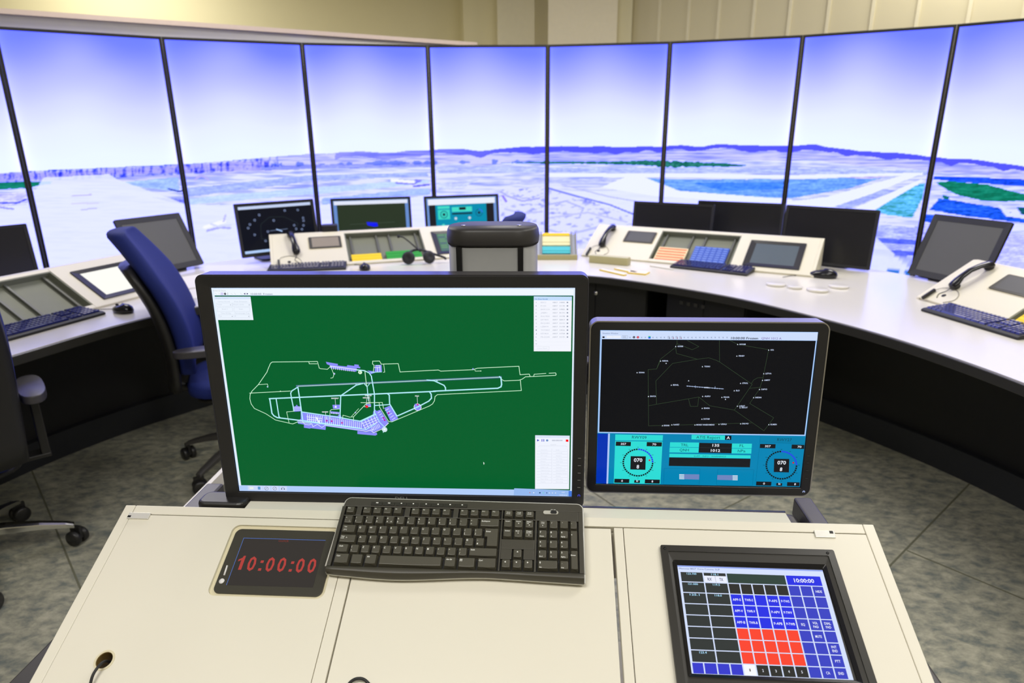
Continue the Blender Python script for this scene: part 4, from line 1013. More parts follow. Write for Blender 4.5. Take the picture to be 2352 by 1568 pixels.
# ---------------------------------------------------------------- touch panel
q = [fx(1516, 1255), fx(1921, 1267), fx(1994, 1551), fx(1551, 1551)]
px0 = (q[0][0] + q[3][0]) / 2; px1 = (q[1][0] + q[2][0]) / 2; py1 = (q[0][1] + q[1][1]) / 2
q = [fx(1556, 1299), fx(1888, 1308), fx(1965, 1562), fx(1588, 1547)]
qx0 = (q[0][0] + q[3][0]) / 2; qx1 = (q[1][0] + q[2][0]) / 2; qy1 = (q[0][1] + q[1][1]) / 2; qy0 = (q[2][1] + q[3][1]) / 2 
py0 = qy0 - (py1 - qy1)
tp = thing('touch_panel', 'black framed touch panel in the front console with blue and red call buttons', 'touch screen', FCM @ Mx.Translation((0, 0, .0004)))
m = MB(); m.ring(rr(px0, px1, py0, py1, .003, 3), rr(px0 + .012, px1 - .012, py0 + .012, py1 - .012, .002, 3), 0, .0065, .0075)
m.ring(rr(px0 + .012, px1 - .012, py0 + .012, py1 - .012, .002, 3), rr(qx0 - .006, qx1 + .006, qy0 - .006, qy1 + .006, .002, 3), 0, .0058, .0045)
m.build('frame', mat('panel_frame', (44, 42, 36), .38), tp)
m = MB(); m.ring(rr(qx0 - .0065, qx1 + .0065, qy0 - .0065, qy1 + .0065, .002, 3), rr(qx0 - .001, qx1 + .001, qy0 - .001, qy1 + .001, .001, 3), 0, .0072, .0035); m.build('inner_frame', BLKG, tp)
for x_ in (px0 + .007, px1 - .012):
    for y_ in (py1 - .007, py0 + .007): MB().lathe([(.0001, .0070), (.0024, .0070), (.0024, .0079), (.0001, .0079)], 14, (x_, y_, 0)).build('screw', KEYW, tp)
MB().box(qx0 - .001, qx1 + .001, qy0 - .001, qy1 + .001, .0002, .0016).build('backing', BLK, tp)
p = Pic(lambda x, y: fx(1500 + x / 4.704, 1240 + y / 4.704, .003), z0=.0019, eps=.00006)
W_ = (214, 226, 255); B1, B2, DK, RED = (44, 52, 230), (62, 70, 196), (50, 50, 46), (252, 72, 50)
def quad(px_, py_, X0, Y0, X1, Y1, col, l=1): p.rect(X0, Y0, X1, Y1, col, l)
# picture corners in the traced frame; buttons are laid out in a unit grid and mapped through them
TL, TR, BR, BL = np.array((262, 270.)), np.array((1832, 322.)), np.array((2170, 1512.)), np.array((418, 1446.))
def homog(src, dst):
    A = []
    for (x, y), (u, v) in zip(src, dst): A += [[x, y, 1, 0, 0, 0, -u * x, -u * y, -u], [0, 0, 0, x, y, 1, -v * x, -v * y, -v]]
    return np.linalg.svd(np.array(A))[2][-1].reshape(3, 3)
HG = homog([(0, 0), (1, 0), (1, 1), (0, 1)], [TL, TR, BR, BL])
def uv(u, v): r_ = HG @ np.array([u, v, 1]); return (r_[0] / r_[2], r_[1] / r_[2])
HI = np.linalg.inv(HG)
def inv(x, y): r_ = HI @ np.array([x, y, 1]); return r_[0] / r_[2], r_[1] / r_[2]
p.poly([uv(0, 0), uv(1, 0), uv(1, 1), uv(0, 1)], W_, 0)
p.poly([uv(0, 0), uv(1, 0), uv(1, .014), uv(0, .014)], (150, 170, 240), 1)
# column and row edges recovered from the traced crossings
ucol = [inv(*c)[0] for c in ((818, 520), (945, 524), (1072, 530), (1200, 535), (1330, 540), (1460, 545), (1590, 550), (1722, 555), (1858, 560))]
uc = np.linspace(ucol[0], inv(1858, 560)[0], 9)
vr = [inv(*c)[1] for c in ((540, 345), (552, 455), (570, 570), (590, 690), (608, 812), (628, 936), (648, 1062), (668, 1192), (690, 1326), (700, 1452))]
e_ = .0042
def cell(u0, u1, v0, v1, col, l=1): p.poly([uv(u0 + e_, v0 + e_), uv(u1 - e_, v0 + e_), uv(u1 - e_, v1 - e_), uv(u0 + e_, v1 - e_)], col, l)
def label(u0, u1, v0, v1, s_, col=(240, 244, 255), h=.030, wd=.8, l=3, dy=0.0):
    u_, v_ = (u0 + u1) / 2, (v0 + v1) / 2 + h / 2 + dy; hw = (u1 - u0) * wd / 2
    a, b = uv(u_ - hw, v_), uv(u_ + hw, v_); hh = uv(u_, v_)[1] - uv(u_, v_ - h)[1]; p.text(s_, a, b, hh, col, True, l)
uA = inv(290, 345)[0]; uM = (uA + uc[0]) / 2
uB = [inv(x, 1330)[0] for x in (416, 546, 688, 828, 966)]
for r_ in range(8):
    cell(uA, uM, vr[r_], vr[r_ + 1], (54, 58, 56)); cell(uM, uc[0], vr[r_], vr[r_ + 1], (54, 58, 56))
for r_, (a, b) in enumerate((('123.700', '118.1'), ('121.000', '119.5'), ('125.1', '118.0'))):
    label(uA, uM, vr[r_], vr[r_] + .03, a, (170, 220, 250), .018, .42, 3, .004); label(uM, uc[0], vr[r_], vr[r_] + .03, b, (170, 220, 250), .018, .30, 3, .004)
label(uA, uM, vr[7], vr[7] + .03, '123.4', (170, 220, 250), .018, .30, 3, .004)
um2 = (uM + uc[0]) / 2; vx = vr[0] + .034
p.poly([uv(uM + e_, vx), uv(uc[0] - e_, vx), uv(uc[0] - e_, vr[1] - e_), uv(uM + e_, vr[1] - e_)], (236, 240, 255), 2)
p.poly([uv(um2 - .001, vx), uv(um2 + .001, vx), uv(um2 + .001, vr[1] - e_), uv(um2 - .001, vr[1] - e_)], (150, 150, 170), 3)
label(uM, um2, vx, vr[1], 'RX', (70, 74, 110), .028, .36); label(um2, uc[0], vx, vr[1], 'TX', (70, 74, 110), .028, .32)
cell(uc[0], uc[5], vr[0], vr[1], (52, 70, 62)); cell(uc[5], uc[8], vr[0], vr[1], B1); label(uc[5], uc[8], vr[0], vr[1], '10:00:00', (246, 248, 255), .038, .56)
T_BTN = {(2, 0): 'APP-S', (2, 1): 'TWR-S', (2, 3): 'P-APS', (2, 4): 'P-TWS', (3, 0): 'APP-V', (3, 1): 'TWR-V', (3, 3): 'P-APV', (3, 4): 'P-TWV', (4, 0): 'APP-B', (4, 1): 'TWR-B', (4, 3): 'P-APB', (4, 4): 'P-TWB', (1, 7): 'HIDE', (4, 5): 'EQ', (4, 6): 'VOL|PAD', (4, 7): 'DIAL|PAD', (5, 6): 'MUTE', (6, 7): 'INT|END', (7, 7): 'PTT', (8, 6): 'CA', (8, 7): 'END', (8, 0): '1', (8, 1): '2', (8, 2): '3', (8, 3): '4', (8, 4): '5'}
for r_ in range(1, 9):
    for c_ in range(8):
        col = B2
        if c_ < 5: col = DK if r_ in (1,) else (B1 if r_ < 5 else (RED if r_ < 8 else ((248, 250, 255) if c_ == 0 else DK)))
        cell(uc[c_], uc[c_ + 1], vr[r_], vr[r_ + 1], col)
        s_ = T_BTN.get((r_, c_))
        if s_:
            ls = s_.split('|'); wds = {1: .1, 2: .3, 3: .42, 4: .52, 5: .68}
            for i, q_ in enumerate(ls): label(uc[c_], uc[c_ + 1], vr[r_], vr[r_ + 1], q_, (120, 110, 110) if q_ == '1' else (236, 240, 255), .022, wds[len(q_)], 3, (i - (len(ls) - 1) / 2) * .034)
for i in range(4): cell(uB[i], uB[i + 1], vr[8], vr[9], (58, 62, 206))
a, b = inv(282, 318), inv(722, 330); p.text('Micronav BEST Voice Comms: SUP', (282, 312), (722, 326), 17, (44, 56, 140), False, 3)
p.build('screen', tp)

# ---------------------------------------------------------------- keyboard
U = .019
KM = Mx([list(r_) for r_ in KF.m()])
kb = thing('keyboard', 'black wireless keyboard with white lettering lying on the front console', 'keyboard', KM @ Mx.Translation((.215, .045, -.022)))
IK = Mx.Translation((-.215, -.045, .022))
def KB(name, mb, m, bev=0, par=kb, seg=2): return mb.build(name, m, par, bevel=bev, M=IK if par is kb else None, seg=seg)
def wave(u): return -1.52 + .10 * cos((u - 5.2) / 23 * 2 * pi * 1.15) * -1 + .14 * (u > 99) 
def outline(g):
    lo = []
    for i in range(33):
        u = -.62 + 23.35 * i / 32; y = -1.18 - .42 * math.exp(-((u - 5.6) / 5.2) ** 2) + .05 * math.exp(-((u - 13.5) / 3) ** 2) - .30 * max(0, (u - 14) / 9) ** 1.2
        lo.append((u, y))
    r_ = .55; pts = []
    lo[0] = (lo[0][0] + .12, lo[0][1] + .05)
    for (u, y) in lo: pts.append((u * U - (g if u < 0 else 0) + (g if u > 22.6 else 0), y * U - g))
    for cx, cy, a0 in ((22.74 - r_, 6.36 - r_, 0), (-.30 + r_, 6.46 - r_, 90)):
        for i in range(7):
            a = R(a0 + 90 * i / 6); pts.append((cx * U + (r_ * U + g) * cos(a), cy * U + (r_ * U + g) * sin(a)))
    return pts
m = MB(); m.prism([(x, max(y, -.0265 + (x > 0) * 0) if False else y + (.0060 if y < -.015 else 0)) for x, y in outline(.0022)], -.0235, -.0145); KB('rim', m, KEYR, .0015)
m = MB(); ol = outline(.0009); ol = [(ol[32][0], -.012)] + ol[33:] + [(ol[0][0] - .0006, -.012)]; m.tube([(x, y, -.0062) for x, y in ol], .0016, 6); KB('rim', m, KEYR)
m = MB(); m.prism([(x, y + (.0045 if y < -.015 else 0)) for x, y in outline(-.0004)], -.0200, -.0095); KB('deck', m, KEYW)
m = MB()
def fr(u0, u1, v0, v1, z=-.0035): m.box(u0 * U, u1 * U, v0 * U, v1 * U, -.0099, z)
O_ = outline(0); top = [(p_[0], p_[1]) for p_ in O_[33:]]
def sec(u0, u1, v0, v1): fr(u0, u1, v0, v1)
# top strip with rounded ends
m.prism([(-.36 * U, 5.52 * U), (22.74 * U, 5.52 * U)] + top, -.0099, -.0035)
sec(-.46, -.12, -.62, 5.52); sec(22.32, 22.74, -.62, 5.52); sec(-.12, 15.06, 4.5, 4.58); sec(15.06, 18.4, 4.5, 4.6)
for a, b in ((1.0, 1.52), (5.72, 6.24), (10.42, 10.92), (15.06, 15.18), (18.28, 22.32)): sec(a, b, 4.58 if b < 20 else 4.5, 5.52)
sec(15.06, 15.20, -.62, 4.5); sec(18.26, 18.44, -.62, 4.5); sec(15.2, 18.26, 1.52, 2.48); sec(15.2, 16.22, .52, 1.52); sec(17.28, 18.26, .52, 1.52)
# curved wrist edge
rg = []
lo = O_[:33]
for i, (x, y) in enumerate(lo):
    yb = -.62 * U
    rg.append([(x, yb, -.0099), (x, yb, -.0040), (x, yb * .75 + y * .25, -.0026), (x, yb * .45 + y * .55, -.0035), (x, yb * .15 + (y + .002) * .85, -.0080), (x, y + .002, -.0130), (x, y + .0035, -.018), (x, yb, -.018)])
m.loft(rg, True, True, True)
KB('housing', m, KEYH, .0008)
KMATS = [KEYM, KEYL]
def key(u, v, w_, txt=None, h_=1.0, shape=None, name='key', ht=0.0, small=.0032):
    """u, v: centre of the key in key units; txt: list of (string, dx, dy, cap height, width)"""
    g = .0008; m = MB()
    x0, x1, y0, y1 = (u - w_ / 2) * U + g, (u + w_ / 2) * U - g, (v - h_ / 2) * U + g, (v + h_ / 2) * U - g
    tp_ = .0022; zb = -.0094; zt_ = ht
    if shape == 'enter':   # tall ISO enter key with the notch lower left
        xa = x0 + .25 * U
        lo_ = [(xa, y0), (x1, y0), (x1, y1), (x0, y1), (x0, y0 + U), (xa, y0 + U)]
        hi = [(xa + tp_, y0 + tp_), (x1 - tp_, y0 + tp_), (x1 - tp_, y1 - .001), (x0 + tp_, y1 - .001), (x0 + tp_, y0 + U + .001), (xa + tp_, y0 + U + .001)]
        vs = [(a, b, zb) for a, b in lo_] + [(a, b, zt_) for a, b in hi]
        m.add(vs, [(5, 4, 3, 2, 1, 0), (6, 7, 8, 11), (8, 9, 10, 11)] + [(i, (i + 1) % 6, 6 + (i + 1) % 6, 6 + i) for i in range(6)])
    else:
        n = 6; a = []
        lo_ = [(x0, y0), (x1, y0), (x1, y1), (x0, y1)]
        bot = [(x0 + tp_ + (x1 - x0 - 2 * tp_) * i / n, y0 + tp_ * 1.3 - .0007 * sin(pi * i / n)) for i in range(n + 1)]
        hi = bot + [(x1 - tp_, y1 - .0011), (x0 + tp_, y1 - .0011)]
        vs = [(p_[0], p_[1], zb) for p_ in lo_] + [(p_[0], p_[1], zt_) for p_ in hi]
        k = 4; N = len(hi)
        fs = [(3, 2, 1, 0), tuple(range(k, k + N))]
        fs += [(0, 1, k + n, *range(k + n - 1, k - 1, -1)), (1, 2, k + n + 1, k + n), (2, 3, k + n + 2, k + n + 1), (3, 0, k, k + n + 2)]
        m.add(vs, fs)
    if txt:
        m.cur = 1
        for s_, dx, dy, ch, wd in txt:
            if s_ in '\u25b2\u25bc\u25c4\u25ba':
                cx, cy = (x0 + x1) / 2 + dx, (y0 + y1) / 2 + dy; a0 = {'\u25b2': 90, '\u25bc': 270, '\u25c4': 180, '\u25ba': 0}[s_]
                m.add([(cx + ch * .6 * cos(R(a0 + 120 * i)), cy + ch * .6 * sin(R(a0 + 120 * i)), zt_ + .00012) for i in range(3)], [(0, 1, 2)]); continue
            vs, fs, gx0, gx1 = glyphs(s_, True); S = ch / .70; sx = S if not wd else wd / max(gx1 - gx0, .01)
            ox = (x0 + x1) / 2 + dx; oy = (y0 + y1) / 2 + dy
            m.add([(ox + (x - gx0) * sx, oy + y * S, zt_ + .00012) for x, y in vs], fs)
    return KB(name, m, KMATS, .0009)
CH = .0031
def letter(c): return [(c, -.0050, .0018, CH, None)]
def two(a, b): return [(a, -.0052, .0024, .0026, None), (b, -.0052, -.0040, .0028, None)]
# function row
key(.45, 5.05, 1, [('Esc', -.0046, .0022, .0021, .0046)], .86)
for i in range(12):
    u = (2.06, 6.76, 11.46)[i // 4] + i % 4; u = u + .0 if i < 4 else u
    key(u, 5.04, 1, [('F%d' % (i + 1), -.0046, .0022, .0021, .0032 if i < 9 else .0044)], .86)
for i, (a, b) in enumerate((('Print', 'Screen'), ('Scroll', 'Lock'), ('Pause', 'Break'))):
    key(15.73 + i, 5.03, 1, [(a, -.0034, .0022, .0016, .0064), (b, -.0038, -.0006, .0016, .0070)], .86)
# number row
num = [('\u00ac', '`'), ('!', '1'), ('"', '2'), ('\u00a3', '3'), ('$', '4'), ('%', '5'), ('^', '6'), ('&', '7'), ('*', '8'), ('(', '9'), (')', '0'), ('_', '-'), ('+', '=')]
for i, (a, b) in enumerate(num):
    tx = two(a, b)
    if i == 4: tx.append(('\u20ac', .0018, -.0040, .0024, None))
    if i == 0: tx.append(('\u00a6', .0024, -.0040, .0024, None))
    key(.5 + i, 4, 1, tx)
key(14, 4, 2, [('Backspace', -.0142, .0022, .0024, .0150)])
key(.75, 3, 1.5, [('Tab', -.0085, .0028, .0022, .0052), ('|<>|', -.0080, -.0028, .0026, .0050)])
for i, c in enumerate('QWERTYUIOP'): key(2 + i, 3, 1, letter(c))
key(12, 3, 1, two('{', '[')); key(13, 3, 1, two('}', ']'))
key(14.25, 2.5, 1.5, [('Enter', -.0095, .0105, .0024, .0085)], 2.0, 'enter')
key(.875, 2, 1.75, [('Caps', -.0120, .0030, .0020, .0062), ('Lock', -.0120, -.0002, .0020, .0058), ('A', -.0030, .0008, .0022, None)])
for i, c in enumerate('ASDFGHJKL'): key(2.25 + i, 2, 1, letter(c))
key(11.25, 2, 1, two(':', ';')); key(12.25, 2, 1, two('@', "'")); key(13.25, 2, 1, two('~', '#'))
key(.625, 1, 1.25, [('Shift', -.0062, .0030, .0024, .0072)])
key(1.75, 1, 1, two('|', '\\'))
for i, c in enumerate('ZXCVBNM'): key(2.75 + i, 1, 1, letter(c))
key(9.75, 1, 1, two('<', ',')); key(10.75, 1, 1, two('>', '.')); key(11.75, 1, 1, two('?', '/'))
key(13.62, 1, 2.75, [('Shift', -.0215, .0030, .0024, .0072)])
key(.78, 0, 1.5, [('Ctrl', -.0090, .0036, .0026, .0060)], 1.12)
key(2.18, 0, 1.25, None, 1.12); key(3.48, 0, 1.25, [('Alt', -.0070, .0036, .0026, .0048)], 1.12)
key(7.1, -.03, 5.9, None, 1.12); key(10.72, -.03, 1.22, [('Alt Gr', -.0070, .0036, .0024, .0104)], 1.12)
key(12.22, -.03, 1.70, [('[I]', -.0118, .0032, .0030, .0040)], 1.12); key(14.05, -.03, 1.85, [('Ctrl', -.0140, .0034, .0024, .0064)], 1.12)
for i, (a, b) in enumerate((('Insert', None), ('Home', '\u25c4'), ('Page|Up', '\u25b2'))):
    tx = [(q_, -.0044, .0036 - .0030 * j, .0019, .0082 if len(q_) > 2 else .0036) for j, q_ in enumerate(a.split('|'))]
    if b: tx.append((b, .0, -.0022 if '|' in a else .0006, .0022, None))
    key(15.73 + i, 4, 1, tx)
for i, (a, b) in enumerate((('Delete', None), ('End', '\u25c4'), ('Page|Down', '\u25bc'))):
    tx = [(q_, -.0044, .0036 - .0030 * j, .0019, .0086 if len(q_) > 3 else .0060) for j, q_ in enumerate(a.split('|'))]
    if b: tx.append((b, .0, -.0026 if '|' in a else .0006, .0022, None))
    key(15.73 + i, 3, 1, tx)
key(16.75, 1, 1, [('\u25b2', 0, .0028, .0030, None)])
for i, a in enumerate('\u25c4\u25bc\u25ba'): key(15.75 + i, 0, 1, [(a, -.001, .0028, .0030, None)])
key(19, 4, 1, [('Num', -.0028, .0034, .0016, .0056), ('Lock', -.0028, .0010, .0016, .0056), ('a', -.001, -.0030, .0026, None)])
for i, a in enumerate('/*-'): key(20 + i if i < 2 else 21.85, 4, 1 if i < 2 else .92, [(a, -.0044, .0022, .0028, None)]) if False else key((20, 21, 21.86)[i] if i != 1 else 20.98, 4, 1 if i < 2 else .86, [(a, -.0040, .0020, .0028, None)])
NP = {(0, 3): ('7', 'Home'), (1, 3): ('8', '\u25b2'), (2, 3): ('9', 'PgUp'), (0, 2): ('4', '\u25c4'), (1, 2): ('5', None), (2, 2): ('6', '\u25ba'), (0, 1): ('1', 'End'), (1, 1): ('2', '\u25bc'), (2, 1): ('3', 'PgDn')}
for (i, v), (a, b) in NP.items():
    tx = [(a, -.0050, .0022, .0032, None)]
    if b: tx.append((b, -.0050 if len(b) > 1 else -.0034, -.0050 if len(b) > 1 else -.0038, .0020, (.0072 if len(b) > 3 else .0052) if len(b) > 1 else None))
    key(19 + i * .98, v, .98, tx)
key(21.88, 2.5, .86, [('+', -.0050, .0080, .0030, None)], 2.0); key(21.88, .5, .86, [('Enter', -.0058, .0080, .0022, .0084)], 2.0)
key(19.5, 0, 1.96, [('0', -.0142, .0018, .0034, None), ('Ins', -.0142, -.0056, .0020, .0040)]); key(20.96, 0, .98, [('.', -.0040, .0022, .0030, None), ('Del', -.0048, -.0056, .0020, .0042)])
# media buttons and power switch
for i in range(8):
    u = 2.86 + i * 1.17 + (.08 if i > 3 else 0); g_ = MB(); g_.box((u - .55) * U, (u + .55) * U, 5.66 * U, 6.02 * U, -.0034, -.0018); g_.cur = 1
    if i in (0, 1): g_.add([(u * U - .0016, 5.86 * U, -.0016), (u * U + .0010, 5.92 * U, -.0016), (u * U - .0016, 5.98 * U, -.0016)], [(0, 1, 2)])
    g_.box(u * U, u * U + .0026, 5.86 * U, 5.97 * U, -.0018, -.00165); KB('media_button', g_, [mat('media_key', (50, 48, 40), .35), KEYL], .0004)
m = MB(); m.prism(rr(19.02 * U, 20.44 * U, 5.18 * U, 5.56 * U, .0034, 5), -.0034, -.0024); sw = KB('power_switch', m, mat('switch_plate', (204, 202, 190), .3, metal=.3))
m = MB(); m.prism(rr(19.70 * U, 20.30 * U, 5.22 * U, 5.52 * U, .0026, 5), -.0023, -.0010); KB('slider', m, BLK, 0, sw)
m = MB(); vs, fs, g0, g1 = glyphs('OFF  ON', True); m.add([(19.72 * U + (x - g0) * .0088 / (g1 - g0), 5.66 * U + y * .0019, -.0032) for x, y in vs], fs); KB('switch_lettering', m, KEYL, 0, sw)
# ---------------------------------------------------------------- the two monitors on the front console
def front_monitor(Fm, w_, h_, outer, label, rim_m, rad, deep=.03):
    pts = [Fm.px(*q) for q in outer]
    ox0, ox1 = (pts[0][0] + pts[3][0]) / 2, (pts[1][0] + pts[2][0]) / 2; oy0, oy1 = (pts[2][1] + pts[3][1]) / 2, (pts[0][1] + pts[1][1]) / 2
    c = Fm.w((ox0 + ox1) / 2, oy0, 0)
    M0 = Mx([list(r_) for r_ in Fm.m()])
    t = thing('monitor', label, 'monitor', Mx.Translation(V(c)) @ M0.to_3x3().to_4x4(), 'monitors above the front console')
    I = t.matrix_world.inverted() @ M0
    def B(name, mb, m, bev=0, par=None, seg=2): return mb.build(name, m, par or t, bevel=bev, M=I if par is None else None, seg=seg)
    e = .0022
    m = MB(); m.ring(rr(ox0 + e, ox1 - e, oy0 + e, oy1 - e, rad - e, 8), rr(-.001, w_ + .001, -.001, h_ + .001, .001, 8), -.012, .0055, .0020); bz = B('bezel', m, mat('monitor_bezel', (33, 32, 33), .36, spec=.5), .0012)
    m = MB(); m.ring(rr(ox0, ox1, oy0, oy1, rad, 8), rr(ox0 + e, ox1 - e, oy0 + e, oy1 - e, rad - e, 8), -deep, .0046, .0046); B('rim', m, rim_m)
    m = MB(); m.taper(ox0 + .004, ox1 - .004, oy0 + .004, oy1 - .004, -.0125, -deep - .03, .06); B('back_cover', m, BLKM, .006)
    return t, I, B, (ox0, ox1, oy0, oy1), bz
LMF = Fr((-.5307, 1.1216, .8492), -2.75, 88.79)
t, I, B, (ox0, ox1, oy0, oy1), bz = front_monitor(LMF, .641, .4006, [(449, 631), (1352, 628), (1341, 1165), (523, 1150)], 'large black monitor showing a green airport map, above the front console', mat('monitor_rim_dark', (60, 60, 66), .22, metal=.5), .014)
LMT = t
p = Pic(lambda x, y: LMF.px(x, y), z0=.0, eps=.00007)
K = .641 / 836.0   # metres per picture pixel
def za(x, y): return (440 + x / 5.113, 620 + y / 5.113)
def zb(x, y): return (560 + x / 5.345, 800 + y / 5.345)
def z3(x, y): return (900 + x / 5.345, 800 + y / 5.345)
def zd(x, y): return (560 + x / 6.918, 880 + y / 6.918)
def ze(x, y): return (1180 + x / 7.128, 640 + y / 7.128)
def zf(x, y): return (1180 + x / 7.84, 980 + y / 7.84)
GR = (0, 95, 44); WT = (236, 244, 255); RDL = (206, 250, 214); TX = (178, 238, 250); AP = (140, 142, 252); RW = (88, 120, 158)
p.poly([(485, 661), (1321, 661), (1313, 1140), (550, 1127)], (178, 206, 250), 0)
p.poly([(490, 678.6), (1317.8, 678.8), (1310, 1126), (552.5, 1114)], GR, 1)
p.poly([(485, 661), (1321, 661), (1320.8, 664), (485.5, 664)], (214, 232, 255), 1); p.poly([(485.5, 664), (1320.8, 664), (1317.8, 678), (490, 677.8)], (240, 248, 255), 1)
p.poly([(485, 661), (490.5, 661), (554, 1115), (549, 1114)], (226, 240, 255), 2); p.poly([(1317, 664), (1321, 661), (1313.2, 1128), (1309.6, 1126)], (226, 240, 255), 2)
p.text('Airfield 2D Display', (489, 669), (519, 669), 3.6, (186, 196, 206), False, 3)
p.text('10:00:00', (576, 677), (600.5, 677), 4.2, (96, 106, 140), False, 3); p.text('Frozen', (605, 677), (626.5, 677), 4.2, (96, 106, 140), False, 3)
p.disc((517, 674.6), .0020, (20, 22, 50), 3); p.disc((517, 674.6), .0006, (230, 230, 250), 4)
p.poly([(506.5, 671.5), (513, 671.5), (513.5, 677.5), (507, 677.5)], (214, 210, 246), 3); p.line([(523, 672), (523, 677)], .0006, (120, 120, 140), 3)
p.poly([(559.5, 674.5), (563.5, 672.5), (563.5, 676.5)], (46, 36, 110), 3); p.poly([(570.5, 674.5), (566.5, 672.5), (566.5, 676.5)], (46, 36, 110), 3)
for x_ in (494, 502, 530, 538, 552): p.line([(x_, 673), (x_ + 4, 676)], .0005, (206, 206, 216), 3)
# small window at the upper left
p.poly([za(268, 312), za(692, 312), za(727, 586), za(310, 586)], (236, 244, 255), 4); p.poly([za(268, 312), za(692, 312), za(696, 342), za(272, 342)], (214, 230, 252), 5)
for s_, x0, x1, y in (('Display Control', 285, 430, 338), ('Current Aircraft', 310, 452, 376), ('View Direction', 500, 655, 376), ('Zoom +', 358, 428, 464), ('Zoom -', 558, 612, 464), ('Time Of Day', 345, 465, 512), ('Percentage Fog', 510, 680, 512), ('Day', 326, 356, 546), ('0', 512, 522, 546), ('Tower', 300, 360, 410), ('Airport centre', 490, 615, 410)): p.text(s_, za(x0, y), za(x1, y), 2.6, (190, 200, 214), False, 6)
for x0, y0, x1, y1 in ((292, 388, 478, 426), (482, 388, 690, 426), (305, 440, 482, 486), (498, 440, 684, 486), (318, 524, 490, 560), (506, 524, 684, 560)):
    p.line([za(x0, y0), za(x1, y0), za(x1, y1), za(x0, y1)], .0003, (196, 206, 218), 6, True)
for x, y in ((458, 408), (678, 408), (478, 543), (672, 543)): p.disc(za(x, y), .0006, (60, 70, 90), 7)
# aircraft list window at the upper right
p.poly([ze(328, 288), ze(952, 292), ze(938, 1188), ze(328, 1186)], (244, 246, 255), 4); p.poly([ze(328, 288), ze(952, 292), ze(951, 356), ze(328, 352)], (196, 222, 252), 5)
p.text('No Show Aircraft', ze(352, 342), ze(558, 342), 3.0, (96, 140, 200), True, 6)
rows = [('A', 'EGC1', 'A857', 'H885', '1'), ('B', 'F101', 'A857', 'H130', '1'), ('C', 'BAW1234', 'A857', 'H885', '1'), ('D', 'JABR1', 'A857', 'B191', '1'), ('E', 'DHL7820', 'A857', 'H198', '1'), ('F', 'EXY835', 'A857', 'B8K9', '1'), ('G', 'EKG1891', 'A857', 'H191', '1'), ('H', 'LZ8979', 'A857', 'H198', '1'), ('I', 'THY5829', 'A857', 'H826', '1'), ('J', 'EZY835', 'A857', 'H758', '1'), ('K', 'FIL2245', 'A857', 'H191', '1'), ('L',), ('M',)]
for i, r_ in enumerate(rows):
    y = 396 + i * 56.6
    for s_, x0 in zip(r_, (358, 442, 634, 750, 866)): p.text(s_, ze(x0, y), ze(x0 + 20 * len(s_) + (6 if x0 > 400 else 0), y), 2.7, (150, 158, 176) if x0 < 400 or x0 > 600 else (176, 182, 200), False, 6)
    p.line([ze(345, y + 14), ze(900, y + 14)], .0002, (226, 230, 240), 5)
p.line([ze(340, 1100), ze(580, 1112), ze(578, 1164), ze(340, 1160)], .0003, (200, 206, 214), 6); p.text('Colour Filters', ze(380, 1146), ze(548, 1146), 2.6, (206, 214, 226), False, 6)
# recorder window at the lower right
p.poly([zf(386, 150), zf(1008, 158), zf(996, 1122), zf(384, 1116)], (240, 244, 255), 4); p.poly([zf(386, 150), zf(1008, 158), zf(1007, 200), zf(386, 196)], (222, 232, 252), 5)
p.text('Supervisor Control', zf(405, 190), zf(655, 190), 2.7, (200, 210, 226), False, 6)
p.poly([zf(422, 220), zf(422, 262), zf(462, 241)], (70, 70, 196), 6); p.poly([zf(502, 220), zf(516, 220), zf(516, 264), zf(502, 264)], (80, 80, 206), 6); p.poly([zf(534, 220), zf(548, 220), zf(548, 264), zf(534, 264)], (80, 80, 206), 6)
p.disc(zf(602, 243), .0022, (112, 146, 200), 6); p.text('00:00:00', zf(690, 256), zf(878, 256), 3.2, (120, 130, 160), False, 6); p.poly([zf(938, 226), zf(984, 228), zf(984, 268), zf(938, 266)], (252, 8, 16), 6)
p.text('Speed', zf(660, 328), zf(760, 328), 2.4, (206, 212, 224), False, 6); p.line([zf(440, 360), zf(470, 340), zf(930, 340), zf(965, 362)], .0003, (196, 200, 212), 6)
LB = [('Overview', 'Radar'), ('Emissions', 'Controls'), ('PTT view', 'Headers'), ('Vehicle', 'Set Time'), ('Pilots', 'Time Sync'), ('Create Log', 'Views'), ('Radar Log', 'Vectors'), ('Supervision', 'Run Commands'), ('Ground Ops', 'Weather Fronts'), ('Messages', 'Events'), ('Fast time', 'ATC views'), ('Replay', 'Recording')]
for i, (a, b) in enumerate(LB):
    y0 = 386 + i * 52.3
    p.line([zf(415, y0 + 50), zf(684, y0 + 50), zf(684, y0 + 4)], .00028, (196, 200, 214), 6); p.line([zf(704, y0 + 52), zf(972, y0 + 54), zf(973, y0 + 8)], .00028, (196, 200, 214), 6)
    p.text(a, zf(485, y0 + 36), zf(485 + 15 * len(a), y0 + 36), 2.3, (212, 218, 230), False, 6); p.text(b, zf(760, y0 + 38), zf(760 + 14 * len(b), y0 + 38), 2.3, (206, 212, 226), False, 6)
p.poly([(1181, 1121), (1313, 1126), (1313, 1139.5), (1180, 1137)], (150, 186, 240), 2); p.poly([(1306, 1127), (1313, 1127), (1313, 1139.6), (1306, 1139.4)], (66, 120, 220), 5)
for x_, c_ in ((1217, (190, 120, 140)), (1226, (240, 244, 252)), (1240, (40, 80, 130)), (1248, (120, 220, 200)), (1256, (60, 80, 120)), (1262, (214, 224, 240)), (1269, (214, 224, 240)), (1276, (214, 224, 240))): p.disc((x_, 1131 + (x_ - 1217) * .012), .0016 if x_ == 1240 else .0011, c_, 4)
